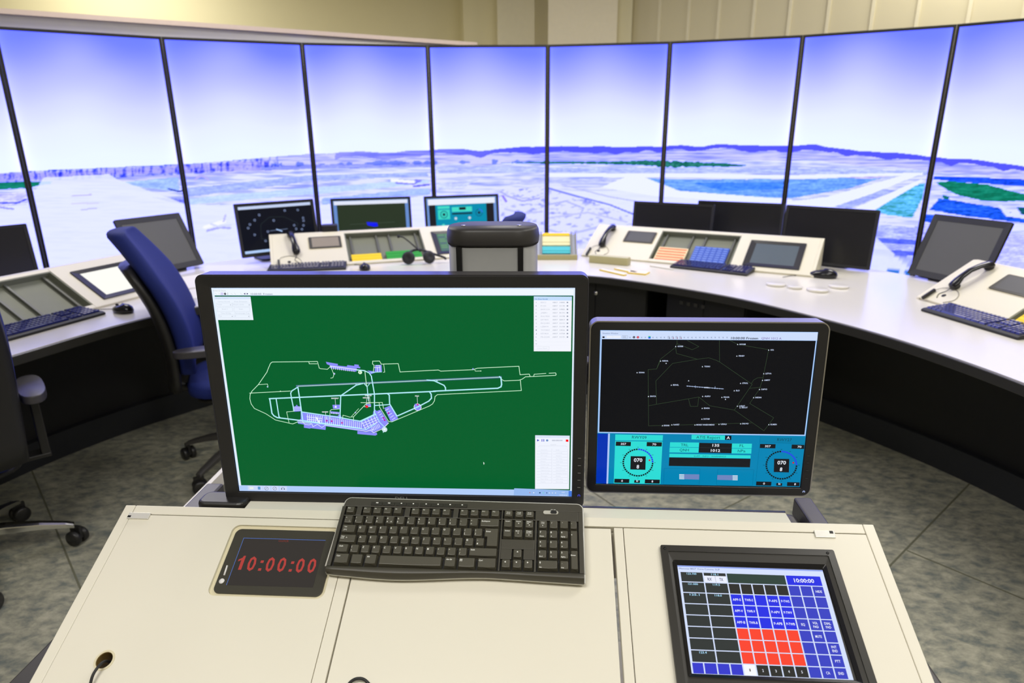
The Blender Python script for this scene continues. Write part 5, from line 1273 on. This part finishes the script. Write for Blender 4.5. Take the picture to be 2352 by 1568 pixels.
p.text('10:00', (1290, 1131.5), (1297, 1131.5), 2.4, (240, 244, 255), False, 4); p.text('12/09/2014', (1285, 1137.5), (1302, 1138), 2.4, (240, 244, 255), False, 4)
# task bar icons at the lower left
for i, x_ in enumerate((560, 577, 594, 612, 631, 650)):
    y_ = 1116.5 + (x_ - 560) * .018
    if i: p.poly([(x_ - 8, y_ - 2), (x_ + 9, y_ - 1.8), (x_ + 9.4, y_ + 8.6), (x_ - 7.6, y_ + 8.2)], (206, 218, 250), 3)
p.poly([(573, 1118), (582, 1118.2), (582.5, 1123), (573.5, 1122.8)], (234, 240, 236), 4); p.poly([(592, 1117), (598, 1117.2), (598.5, 1124), (592.5, 1123.8)], (96, 150, 206), 4)
for x_ in (612, 631): p.arc((x_, 1121.6), .0036, .0006, 0, 360, (96, 100, 120), 4, 16); p.line([(x_ - 3, 1124), (x_ + 3, 1118.6)], .0005, (96, 100, 120), 4)
p.arc((650, 1122), .0028, .0006, 10, 170, (60, 60, 80), 4, 10); p.disc((647, 1122.6), .0011, (40, 40, 60), 4); p.disc((653, 1122.8), .0011, (40, 40, 60), 4)
# map: aprons
for P in ([zb(1008, 163), zb(1040, 170), zb(1156, 190), zb(1152, 210), zb(1266, 222), zb(1270, 204), zb(1356, 214), zb(1358, 196), zb(1410, 200), zb(1412, 222), zb(1430, 228), zb(1428, 244), zb(1388, 240), zb(1380, 285), zb(1240, 268), zb(1060, 240), zb(1056, 208), zb(1018, 192)],
          [zb(1612, 204), zb(1690, 202), zb(1696, 288), zb(1606, 290)], [zb(1516, 270), zb(1610, 284), zb(1610, 298), zb(1560, 314), zb(1545, 292)],
          [zb(616, 712), zb(640, 708), zb(644, 692), zb(656, 694), zb(660, 708), zb(700, 714), zb(710, 770), zb(620, 776)], [zb(1088, 692), zb(1180, 690), zb(1176, 744), zb(1096, 738)], [zb(1060, 770), zb(1176, 782), zb(1172, 806), zb(1066, 798)],
          [zd(905, 445), zd(1270, 500), zd(1490, 520), zd(1530, 480), zd(1560, 555), zd(1850, 590), zd(2050, 500), zd(2060, 440), zd(2090, 420), zd(2110, 440), zd(2170, 420), zd(2300, 630), zd(2230, 700), zd(2060, 780), zd(1940, 770), zd(1300, 680), zd(1180, 650), zd(850, 600), zd(905, 565)],
          [zd(850, 605), zd(1290, 650), zd(1305, 665), zd(1298, 740), zd(1060, 712), zd(1055, 720), zd(955, 705), zd(955, 655), zd(862, 640)], [zd(1805, 755), zd(1950, 775), zd(2080, 785), zd(2110, 780), zd(2120, 815), zd(2090, 830), zd(1805, 805)],
          [zb(1724, 730), zb(1800, 700), zb(1896, 860), zb(1830, 900), zb(1800, 890)], [zd(1940, 330), zd(2020, 330), zd(2020, 365), zd(1960, 365)]): p.poly(P, AP, 2)
p.line([zb(650, 462), z3(1340, 352)], .0038, RW, 2); p.line([zb(664, 464), z3(1320, 352)], .0009, RDL, 3)
def ln(f, pts, w_, c_=RDL, l=4): p.line([f(*q) for q in pts], w_, c_, l)
# perimeter roads
ln(zb, [(70, 548), (575, 522)], .0011); ln(zb, [(540, 776), (526, 778), (556, 915)], .0009); ln(zb, [(526, 778), (616, 770)], .0009)
ln(zb, [(904, 160), (350, 166), (328, 182), (296, 256), (284, 290), (178, 444), (100, 524), (78, 566), (74, 616), (90, 680), (130, 736), (270, 800), (390, 878), (600, 926), (660, 902), (820, 918)], .0011)
ln(zb, [(904, 160), (926, 240), (944, 248), (1026, 256), (1062, 222)], .0010); ln(zb, [(798, 166), (804, 188), (902, 188)], .0010); ln(zb, [(180, 444), (290, 436), (296, 460)], .0009); p.disc(zb(292, 470), .0014, (190, 220, 250), 4)
ln(zb, [(1070, 226), (1106, 320), (1094, 358), (1066, 364)], .0009); p.disc(zb(1110, 310), .0018, (190, 200, 250), 4); p.disc(zb(1428, 292), .0036, (222, 246, 220), 4); p.disc(zb(1424, 290), .0012, (120, 200, 120), 5); p.disc(zb(450, 524), .0010, RDL, 4)
ln(zb, [(1590, 286), (1600, 206), (1580, 190), (1582, 156), (1666, 154), (1688, 192), (1896, 186), (1918, 288), (2352, 266)], .0011); ln(zb, [(1718, 196), (1730, 290), (1712, 292)], .0009)
ln(z3, [(510, 268), (570, 264), (600, 278), (1000, 260), (1050, 242), (1560, 218), (1574, 322), (1686, 314), (1698, 340)], .0011); ln(z3, [(1018, 262), (1026, 278), (1090, 276)], .0009); p.disc(z3(996, 250), .0014, (150, 160, 250), 5); p.disc(z3(1092, 276), .0010, RDL, 5)
ln(z3, [(1340, 376), (1380, 398), (1560, 390), (1600, 376), (1640, 348), (2010, 330), (2018, 318), (2010, 300), (1930, 304)], .0011); ln(z3, [(1892, 306), (1748, 316), (1742, 340)], .0010); ln(z3, [(1578, 392), (1590, 516), (560, 566), (530, 590), (524, 640), (500, 680), (460, 706), (0, 900), (-40, 896), (-150, 720), (-156, 664), (-380, 664)], .0011)
# taxiways
ln(zb, [(312, 616), (2352, 526)], .0024, TX); ln(z3, [(510, 524), (1300, 488), (1340, 470), (1348, 440), (1340, 360), (1320, 346)], .0024, TX)
ln(z3, [(430, 388), (520, 396), (640, 452), (658, 480), (660, 512)], .0022, TX); ln(z3, [(540, 385), (560, 400)], .0012, TX)
ln(zb, [(318, 616), (346, 796), (370, 826), (410, 848), (700, 884), (780, 892), (1430, 980)], .0024, TX); ln(zb, [(396, 612), (432, 836), (450, 852)], .0020, TX)
ln(zb, [(660, 476), (590, 520), (576, 548), (584, 604), (608, 720), (614, 770)], .0020, TX); ln(zb, [(664, 476), (682, 590), (724, 884)], .0022, TX)
ln(zb, [(1190, 580), (1380, 450), (1460, 430)], .0020, TX); ln(zb, [(1372, 432), (1384, 450)], .0012, TX); ln(zb, [(1190, 580), (1184, 760), (1180, 860)], .0020, TX); ln(zb, [(1480, 432), (1514, 470), (1530, 640)], .0016, TX); ln(zb, [(1546, 430), (1514, 470)], .0012, TX)
ln(zb, [(1380, 262), (1480, 272), (1540, 300), (1566, 340), (1604, 560), (1604, 800)], .0020, TX); ln(zb, [(1486, 276), (1500, 400), (1510, 470)], .0012, RDL); ln(zb, [(1060, 215), (1400, 262)], .0014, WT); ln(zb, [(1560, 294), (1690, 288)], .0012, TX)
ln(zb, [(1760, 552), (1786, 572), (1790, 680), (1880, 830), (2130, 720), (2270, 646), (2304, 610), (2300, 560), (2280, 532)], .0022, TX); ln(zb, [(1612, 700), (1790, 688)], .0018, TX)
ln(zb, [(1430, 890), (1600, 810)], .0018, TX); ln(zd, [(930, 455), (1540, 545), (1860, 605), (2100, 490)], .0020, TX)
ln(zb, [(1210, 870), (1218, 818), (1300, 842), (1348, 838), (1500, 680), (1560, 664), (1700, 662), (1716, 740)], .0010); ln(zb, [(1322, 834), (1410, 738)], .0008); ln(zb, [(1348, 842), (1346, 900)], .0009); ln(zb, [(1176, 742), (1076, 750), (1058, 766), (1056, 860)], .0009)
ln(zb, [(1478, 714), (1560, 712)], .0010, WT); p.disc(zb(1370, 786), .0014, (190, 200, 250), 5)
# stand lines
for i in range(12): ln(zb, [(1075 + i * 25, 226 + i * 4), (1078 + i * 25, 252 + i * 3)], .0010, WT, 5)
for i in range(19): ln(zd, [(1290 + i * 32, 530 + i * 5.2), (1300 + i * 31.5, 640 + i * 4.6)], .0010, WT, 5)
for i in range(8): ln(zd, [(1010 + i * 34, 490 + i * 4), (1014 + i * 32, 600 + i * 4)], .0011, WT, 5)
ln(zd, [(1000, 530), (1240, 560)], .0010, WT, 5); ln(zd, [(1010, 570), (1240, 596)], .0012, WT, 5); ln(zd, [(1150, 540), (1210, 640)], .0026, WT, 5)
ln(zd, [(930, 600), (1300, 650), (1860, 720), (1940, 735), (2100, 640)], .0016, TX, 5); ln(zd, [(1290, 665), (1900, 752), (1940, 765), (2060, 730)], .0010, WT, 5); ln(zd, [(850, 590), (930, 600), (970, 650), (1040, 660), (1080, 640), (1100, 690), (1170, 650), (1240, 700), (1300, 660)], .0009, WT, 5)
for i in range(5): ln(zd, [(1875 + i * 48, 610 - i * 22), (1940 + i * 44, 730 - i * 24)], .0010, WT, 5)
for i in range(3): ln(zd, [(1880 + i * 16, 640 + i * 36), (2120 + i * 10, 540 + i * 34)], .0009, WT, 5)
for i in range(6): ln(zd, [(2030 + i * 22, 700 - i * 11), (2052 + i * 22, 760 - i * 12)], .0009, WT, 5)
ln(zd, [(2070, 450), (2160, 620), (2240, 700), (2215, 780)], .0014, TX, 5); ln(zd, [(2010, 740), (2060, 785), (2200, 725)], .0010, WT, 5); ln(zd, [(2300, 630), (2240, 690)], .0012, WT, 5)
for i in range(5): ln(zb, [(1735 + i * 22, 762 + i * 28), (1778 + i * 20, 738 + i * 28)], .0009, WT, 5)
for i in range(3): ln(zb, [(618, 722 + i * 18), (702, 720 + i * 18)], .0008, WT, 5)
for i in range(4): ln(zd, [(2130 + i * 22, 470 + i * 34), (2170 + i * 20, 446 + i * 36)], .0009, WT, 5)
for i in range(5): ln(zb, [(1078 + i * 20, 780 + i * 2), (1080 + i * 20, 800 + i * 2)], .0009, WT, 5)
p.disc(zb(1728, 994), .0052, (206, 232, 240), 5); p.disc(zb(1728, 994), .0020, (240, 250, 255), 6); p.disc(zb(2134, 720), .0066, AP, 3, 20); p.arc(zb(2134, 720), .0066, .0010, 0, 360, WT, 5)
ln(zb, [(1620, 210), (1672, 210), (1672, 282)], .0010, WT, 5); ln(zb, [(1640, 236), (1640, 284)], .0010, WT, 5); ln(zb, [(1604, 234), (1670, 234)], .0010, WT, 5)
for x_, y_ in ((1510, 712), ): p.disc(zb(x_, y_), .0028, (230, 30, 40), 6)
p.disc(zb(2134, 688), .0018, (214, 30, 130), 6); p.disc(zb(2106, 686), .0014, (110, 110, 240), 6)
for x_, y_ in ((1776, 792), (1716, 852), (1730, 878), (1080, 892), (1206, 912), (1018, 886)): p.disc(zb(x_, y_), .0018, (186, 20, 170), 6)
for s_, x0, x1, y in (('BARGRUP', 1076, 1166, 618), ('NAV20W', 962, 1038, 786), ('SVETOSE', 1462, 1540, 612), ('POL3', 2104, 2150, 590), ('FWD101', 1490, 1570, 584)): p.text(s_, zb(x0, y), zb(x1, y), 2.8, (244, 250, 255), 2, 7)
for pts in ([(1122, 622), (1130, 710)], [(1002, 788), (1016, 870)], [(1508, 614), (1510, 700)], [(2128, 592), (2134, 680)], [(1526, 590), (1540, 690)], [(1544, 590), (1552, 680)]): ln(zb, pts, .0006, WT, 7)
p.poly([zb(1118, 706), zb(1138, 704), zb(1142, 726), zb(1116, 728)], WT, 7)
p.poly([(1110, 1060), (1113.4, 1064), (1111.6, 1064.2), (1112.2, 1066.4), (1111.2, 1066.6), (1110.4, 1064.6)], (220, 240, 225), 7)
s_ = p.build('screen', t); s_.matrix_local = I @ Mx.Translation((0, 0, -.0002))
MB().box(-.002, .643, -.002, .4026, -.004, -.0006).build('panel_backing', BLKM, t, M=I)
for i, y_ in enumerate((1052, 1069, 1086, 1102.5, 1119)):
    bx, by = LMF.px(1331 - i * .35, y_, .0055); MB().box(bx - .0027, bx + .0027, by - .0005, by + .0005, .0054, .0060).build('touch_mark', GREY, t, M=I)
bx, by = LMF.px(1329.5, 1138, .0055)
pp = Pic(z0=.0058); pp.arc((bx, by), .0022, .0008, -50, 230, (70, 76, 220), 0, 14); pp.line([(bx, by), (bx, by + .0028)], .0007, (70, 76, 220), 0); q_ = pp.build('power_light', t); q_.matrix_local = I
vs, fs, g0, g1 = glyphs('DELL', True); a = LMF.px(908, 1148.5, .0055); b = LMF.px(940, 1149.2, .0055); k_ = (b[0] - a[0]) / (g1 - g0)
m = MB(); m.add([(a[0] + (x - g0) * k_, a[1] + y * k_ * .9, .0058) for x, y in vs], fs); m.build('badge', SILV, t, M=I)
# bracket and clamp holding it
CLB = MB(); q0 = LMF.px(523, 1140); 
cI = t.matrix_world.inverted()
m = MB(); m.box(.22, .42, .10, .30, -.10, -.062); m.build('mount_plate', DGREY, t, bevel=.004, M=I)
# black rounded foot under the lower left corner of the large monitor
pf = FC.w(*fx(536, 1160), .0); lf = con.matrix_world.inverted() @ V(pf)
m = MB(); m.prism(rr(lf.x - .075, lf.x + .022, topr.y + .004, topr.y + .05, .016, 6), topr.z - .02, topr.z + .006); m.build('monitor_foot', BLK, con, bevel=.006, seg=3)

RMF = Fr((.1657, 1.1632, .8354), -3.18, 87.36)
t, I, B, (ox0, ox1, oy0, oy1), bz = front_monitor(RMF, .400, .315, [(1354, 735), (1906, 739), (1859, 1139), (1346, 1127)], 'black monitor with silver rim showing a radar map above turquoise wind dials', RIM, .017)
RMT = t
p = Pic(lambda x, y: RMF.px(x, y), z0=.0, eps=.00007)
def zg(x, y): return (1350 + x / 4.2, 720 + y / 4.2)
def zh(x, y): return (1350 + x / 4.2, 970 + y / 4.2)
p.poly([(1379, 758), (1879, 763), (1837, 1118), (1369, 1110)], (0, 132, 180), 0)
p.poly([zg(122, 160), zg(2222, 178), zg(2100, 1180), zg(96, 1150)], (170, 204, 252), 1)
p.poly([zg(136, 246), zg(2200, 262), zg(2090, 1168), zg(110, 1140)], (13, 14, 18), 2)
p.poly([zg(122, 166), zg(2220, 182), zg(2214, 258), zg(134, 244)], (206, 222, 252), 2)
p.text('Situation Window', zg(142, 196), zg(294, 197), 3.4, (96, 120, 160), False, 3)
p.text('10:00:00 Frozen', zg(1382, 246), zg(1642, 248), 5.0, (30, 38, 60), True, 3); p.text('QNH 1012 A', zg(1674, 247), zg(1868, 250), 4.8, (120, 90, 170), False, 3)
p.text('30', zg(342, 233), zg(368, 233), 3.4, (120, 126, 140), False, 3)
p.poly([zg(142, 220), zg(162, 220), zg(162, 235), zg(142, 235)], (20, 20, 30), 3)
for x0, x1 in ((182, 240), (242, 318), (334, 384)): p.poly([zg(x0, 212), zg(x1, 213), zg(x1, 238), zg(x0, 237)], (232, 238, 250), 3) if x0 < 334 else p.line([zg(x0, 212), zg(x1, 213), zg(x1, 238), zg(x0, 237)], .0003, (120, 126, 140), 3, True)
p.disc(zg(446, 228), .0022, (10, 12, 20), 3); p.disc(zg(446, 228), .0007, (220, 220, 235), 4); p.disc(zg(484, 228), .0023, (206, 20, 50), 3); p.disc(zg(484, 228), .0007, (230, 200, 210), 4)
p.poly([zg(584, 217), zg(607, 217), zg(607, 228), zg(584, 228)], (60, 190, 150), 3); p.poly([zg(584, 228), zg(607, 228), zg(607, 240), zg(584, 240)], (30, 80, 240), 3)
for x_ in (782, 820, 858, 894): p.line([zg(x_ - 8, 220), zg(x_ + 6, 220), zg(x_ + 8, 240), zg(x_ - 8, 240)], .0004, (70, 76, 100), 3, True); p.line([zg(x_ + 2, 230), zg(x_ + 11, 241)], .0009, (150, 40, 90) if x_ > 800 else (70, 76, 100), 4)
for x_ in (408, 520, 556, 630, 666, 706, 740, 932, 968, 1006, 1044, 1082, 1120, 1156, 1194, 1230, 1268, 1306, 1344): p.line([zg(x_ - 6, 226), zg(x_ + 5, 236)], .0006, (110, 124, 164), 3); p.line([zg(x_ - 5, 238), zg(x_ + 4, 222)], .0004, (130, 142, 176), 3)
LG = (62, 84, 58)
def lg(pts, cl=False): p.line([zg(*q) for q in pts], .0005, LG, 3, cl)
lg([(861, 256), (861, 290), (846, 316), (856, 384), (1058, 440)]); lg([(861, 290), (1008, 348), (1072, 318), (960, 258)]); lg([(840, 330), (700, 440), (664, 534), (582, 540), (587, 1082), (1580, 1054)])
lg([(700, 456), (664, 534)]); lg([(590, 888), (664, 874), (656, 650), (818, 480), (1058, 440), (1168, 426), (1240, 450), (1272, 466), (1586, 682), (1414, 930), (1176, 888), (1072, 804), (664, 874)])
lg([(1270, 256), (1272, 466)]); lg([(1370, 258), (1446, 296), (1745, 348), (1686, 640), (1655, 730), (1562, 866), (1794, 1004), (1700, 1130), (1414, 930)]); lg([(1562, 720), (1672, 710)]); lg([(1580, 672), (1600, 640), (1640, 618), (1690, 618)])
lg([(972, 824), (990, 894), (1060, 894), (1072, 804)])
p.line([zg(954, 698), zg(1310, 726)], .0010, (176, 196, 236), 3)
for i in range(15): x_ = 960 + i * 24; y_ = 699 + i * 1.9; p.line([zg(x_, y_ - 5), zg(x_, y_ + 5)], .0005, (206, 220, 250), 4)
for x_, y_ in ((1038, 706), (1228, 714)): p.line([zg(x_, y_ - 12), zg(x_ + 2, y_ + 10)], .0006, (176, 196, 236), 4)
FIX = [('GODEK', 848, 316, 866, 922), ('ROVAM', 1446, 296, 1464, 1522), ('GOL', 1745, 350, 1762, 1796), ('PENEV', 1438, 408, 1456, 1512), ('NISVA', 702, 456, 718, 776), ('TODRO', 1106, 510, 1124, 1180), ('OKANA', 476, 568, 492, 548), ('LETVA', 1698, 578, 1714, 1772), ('UMPIT', 1686, 642, 1702, 1758), ('ETROL', 1474, 671, 1492, 1546), ('BENIL', 806, 688, 822, 878), ('CAPVO', 1656, 730, 1672, 1730), ('BLO', 1413, 742, 1430, 1464), ('BAVCA', 585, 797, 602, 658), ('ALIKU', 1108, 797, 1126, 1182), ('PIDOR', 1294, 806, 1310, 1366), ('DEDIN', 1600, 809, 1616, 1674), ('LARAT', 1443, 891, 1460, 1516), ('IRKOT', 1469, 906, 1484, 1542), ('EDADA', 1104, 912, 1120, 1176), ('DOTAM', 1101, 1016, 1116, 1174), ('EDDIK', 720, 1079, 734, 790), ('NAFET', 811, 1071, 826, 884), ('MORSK VANEDOMENO', 1034, 1072, 1048, 1222), ('USALI', 1266, 1066, 1282, 1338), ('DILVO', 1475, 1061, 1490, 1550), ('RUMEN', 1747, 1069, 1762, 1822), ('', 756, 478, 0, 0), ('', 973, 646, 0, 0), ('', 1328, 825, 0, 0)]
for s_, x_, y_, x0, x1 in FIX:
    p.poly([zg(x_ - 6, y_ + 6), zg(x_ + 6, y_ + 6), zg(x_, y_ - 6)], (224, 234, 252), 4)
    if s_: p.text(s_, zg(x0, y_ + 6), zg(x1, y_ + 6), 3.1, (206, 220, 250), True, 4)
p.text('SOFIA', zg(1122, 718), zg(1172, 720), 2.8, (220, 230, 252), True, 5)
# lower window: wind dials
TQ, TQL, TQR = (0, 134, 178), (46, 220, 214), (0, 126, 170); NV = (24, 26, 30); DT = (8, 70, 90)
p.poly([zh(95, 106), zh(196, 108), zh(180, 590), zh(80, 585)], (0, 50, 178), 3); p.poly([zh(196, 106), zh(214, 106), zh(196, 590), zh(180, 590)], (176, 200, 250), 4)
def hq(x0, y0, x1, y1, col, l=4, sk=None):
    """axis-aligned box of the tilted screen picture: the traced frame leans slightly"""
    k = lambda x, y: (x - (y - 106) * .036 * (x - 1060) / 1000 * .9 - (y - 106) * .02, y + (x - x0) * .014)
    p.poly([zh(*k(x0, y0)), zh(*k(x1, y0)), zh(*k(x1, y1)), zh(*k(x0, y1))], col, l)
p.poly([zh(266, 114), zh(726, 122), zh(722, 176), zh(264, 172)], TQL, 4); p.poly([zh(264, 178), zh(722, 184), zh(700, 592), zh(250, 586)], TQL, 4)
p.text('RWY09', zh(426, 154), zh(566, 158), 6.6, DT, False, 5)
p.poly([zh(1662, 136), zh(2095, 144), zh(2088, 208), zh(1658, 192)], TQR, 4); p.text('RWY27', zh(1826, 178), zh(1966, 181), 6.6, DT, False, 5)
p.line([zh(1664, 136), zh(1660, 190), zh(2090, 204)], .0003, (0, 84, 120), 5); p.line([zh(1660, 190), zh(1618, 604)], .0003, (0, 84, 120), 5)
p.poly([zh(1002, 118), zh(1324, 124), zh(1322, 168), zh(1000, 162)], TQL, 4); p.text('ATIS Report', zh(1046, 154), zh(1277, 158), 6.4, DT, False, 5)
p.poly([zh(1326, 126), zh(1386, 128), zh(1384, 168), zh(1324, 166)], (10, 14, 30), 4); p.text('A', zh(1339, 159), zh(1370, 160), 6.4, (240, 244, 255), True, 5)
for x0, y0, x1, y1, c_ in ((794, 190, 1074, 236, TQL), (1392, 202, 1584, 246, TQL), (790, 240, 1070, 288, TQL), (1390, 250, 1580, 298, TQL)): p.poly([zh(x0, y0), zh(x1, y0 + (x1 - x0) * .012), zh(x1 - 3, y1 + (x1 - x0) * .012), zh(x0 - 3, y1)], c_, 4)
p.poly([zh(1076, 196), zh(1392, 202), zh(1386, 296), zh(1070, 290)], NV, 4); p.line([zh(1072, 241), zh(1388, 247)], .0003, (70, 74, 80), 5)
for s_, x0, x1, y in (('TRL', 896, 970, 228), ('QNH', 886, 974, 277), ('FL', 1464, 1508, 235), ('hPa', 1446, 1520, 286)): p.text(s_, zh(x0, y), zh(x1, y + 1), 6.2, DT, False, 5)
p.text('135', zh(1202, 231), zh(1268, 233), 6.0, (236, 240, 250), True, 6); p.text('1012', zh(1186, 281), zh(1276, 283), 6.0, (236, 240, 250), True, 6)
p.poly([zh(788, 300), zh(1572, 316), zh(1570, 346), zh(786, 334)], TQL, 4); p.text('SUPP - INFO - WARNINGS', zh(1024, 331), zh(1332, 335), 3.4, (10, 110, 120), False, 5)
p.poly([zh(786, 336), zh(1570, 350), zh(1564, 432), zh(782, 418)], NV, 4)
for P in ([(738, 442), (1084, 446), (1074, 602), (730, 596)], [(1254, 450), (1602, 456), (1588, 608), (1242, 602)]): p.line([zh(*q) for q in P], .0003, (0, 84, 120), 5, True)
p.poly([zh(930, 498), zh(1076, 500), zh(1074, 550), zh(928, 546)], (112, 134, 190), 5); p.poly([zh(1250, 506), zh(1396, 508), zh(1394, 556), zh(1248, 552)], (112, 134, 190), 5)
for i in range(4):
    p.poly([zh(882, 499 + i * 13), zh(930, 500 + i * 13), zh(930, 507 + i * 13), zh(882, 506 + i * 13)], (232, 238, 252), 6); p.poly([zh(1397, 509 + i * 13), zh(1446, 510 + i * 13), zh(1446, 517 + i * 13), zh(1396, 516 + i * 13)], (232, 238, 252), 6)
def dial(cx, cy, rx, ry, bg, dx):
    n = 40
    for i in range(n):
        a0, a1 = R(90 - 360 * i / n - .8), R(90 - 360 * (i + 1) / n + .8); blue = i < 10
        if not blue: a0 -= R(.4); a1 += R(.4)
        P = [(cx + rx * k * cos(a), cy - ry * k * sin(a)) for k, a in ((1.04, a0), (1.04, a1), (.93, a1), (.93, a0))]
        p.poly([zh(*q) for q in P], (40, 66, 235) if blue else (12, 24, 30), 5)
    for i in range(12):
        a = R(30 * i); P = (cx + rx * 1.14 * cos(a), cy - ry * 1.14 * sin(a)); p.line([zh(P[0] - 6, P[1]), zh(P[0] + 6, P[1])], .0009, tuple(int(v * .55) for v in bg), 5)
    p.poly([zh(cx - 70, cy - 62), zh(cx + 76, cy - 60), zh(cx + 72, cy + 70), zh(cx - 74, cy + 66)], NV, 5)
    p.text('070', zh(cx - 40, cy - 8), zh(cx + 42, cy - 7), 8.2, (240, 244, 255), True, 6); p.text('8', zh(cx - 14 + dx, cy + 56), zh(cx + 10 + dx, cy + 57), 8.2, (240, 244, 255), True, 6)
    a = R(15); p.disc(zh(cx + rx * .80 * cos(a), cy - ry * .80 * sin(a) + 4), .0018, (206, 20, 40), 7)
dial(484, 386, 144, 130, TQL, 0); dial(1868, 411, 148, 134, TQR, -4)
for s_, x0, y0, x1, y1, tx0, tx1 in (('357', 272, 184, 417, 224, 318, 370), ('70', 570, 188, 716, 228, 622, 660), ('0', 258, 542, 402, 580, 322, 338), ('8', 552, 548, 696, 586, 614, 630), ('kt', 450, 554, 504, 580, 467, 486), ('357', 1662, 206, 1812, 246, 1708, 1764), ('70', 1968, 212, 2090, 252, 2022, 2060), ('0', 1626, 568, 1772, 606, 1690, 1707), ('8', 1924, 574, 2044, 612, 1990, 2006), ('kt', 1820, 582, 1876, 608, 1838, 1858)):
    p.poly([zh(x0, y0), zh(x1, y0 + 3), zh(x1 - 3, y1 + 3), zh(x0 - 3, y1)], NV, 5); p.text(s_, zh(tx0, y1 - 9), zh(tx1, y1 - 8), 4.6, (232, 238, 250), True, 6)
s_ = p.build('screen', t); s_.matrix_local = I @ Mx.Translation((0, 0, -.0002))
MB().box(-.002, .402, -.002, .317, -.004, -.0006).build('panel_backing', BLKM, t, M=I)
for i, y_ in enumerate((1046.5, 1063, 1080.5, 1098)):
    bx, by = RMF.px(1857.5 - i * 1.6, y_, .0055); MB().box(bx - .0022, bx + .0022, by - .0004, by + .0004, .0054, .0060).build('touch_mark', DGREY, t, M=I)
bx, by = RMF.px(1846, 1129, .0055)
pp = Pic(z0=.0058); pp.arc((bx, by), .0020, .0008, -50, 230, (190, 206, 255), 0, 14); pp.line([(bx, by), (bx, by + .0026)], .0007, (190, 206, 255), 0); q_ = pp.build('power_light', t); q_.matrix_local = I
m = MB(); m.box(.12, .28, .08, .24, -.10, -.062); m.build('mount_plate', DGREY, t, bevel=.004, M=I)

# ---------------------------------------------------------------- column carrying the monitors
tc_ = thing('monitor_column', 'silver column with black cap and two black slots rising behind the large monitor', 'column', at(-.038, 1.385, -.012, R(-2.7)))
def stad(w_, d_, k=12):
    pts = []
    for s_, a0 in ((1, -90), (-1, 90)):
        for i in range(k + 1):
            a = R(a0 + 180 * i / k); pts.append((s_ * (w_ - d_ * .75) + d_ * .75 * cos(a), d_ * sin(a)))
    return pts
W2, D2 = .094, .066
m = MB(); S_ = stad(W2, D2); 
m.prism(S_, .02, 1.298, smooth=True); colb = m.build('profile', SILV, tc_)
for x_ in (-.0655, .0600): MB().box(x_ - .0055, x_ + .0055, -D2 - .0012, -D2 + .012, .03, 1.2975).build('slot', KEYW, tc_)
m = MB(); m.loft([[(x * s_, y * s_, z) for x, y in stad(W2 + .002, D2 + .002)] for s_, z in ((1.0, 1.2985), (1.012, 1.303), (1.02, 1.314), (1.0, 1.328), (.965, 1.334))]); m.build('cap', mat('cap_black', (52, 50, 48), .45), tc_)
for x_ in (-.061, .056): MB().lathe([(.0001, 1.3342), (.0052, 1.3342), (.0048, 1.3358), (.0001, 1.3356)], 16, (x_, -.012, 0)).build('screw', CHROME, tc_)
MB().prism(stad(W2 + .08, D2 + .10), .0125, .0199).build('foot_plate', DGREY, tc_, bevel=.004)
m = MB(); m.box(-.25, .46, -.118, -.0705, 1.02, 1.07); m.build('cross_arm', DGREY, tc_, bevel=.006)
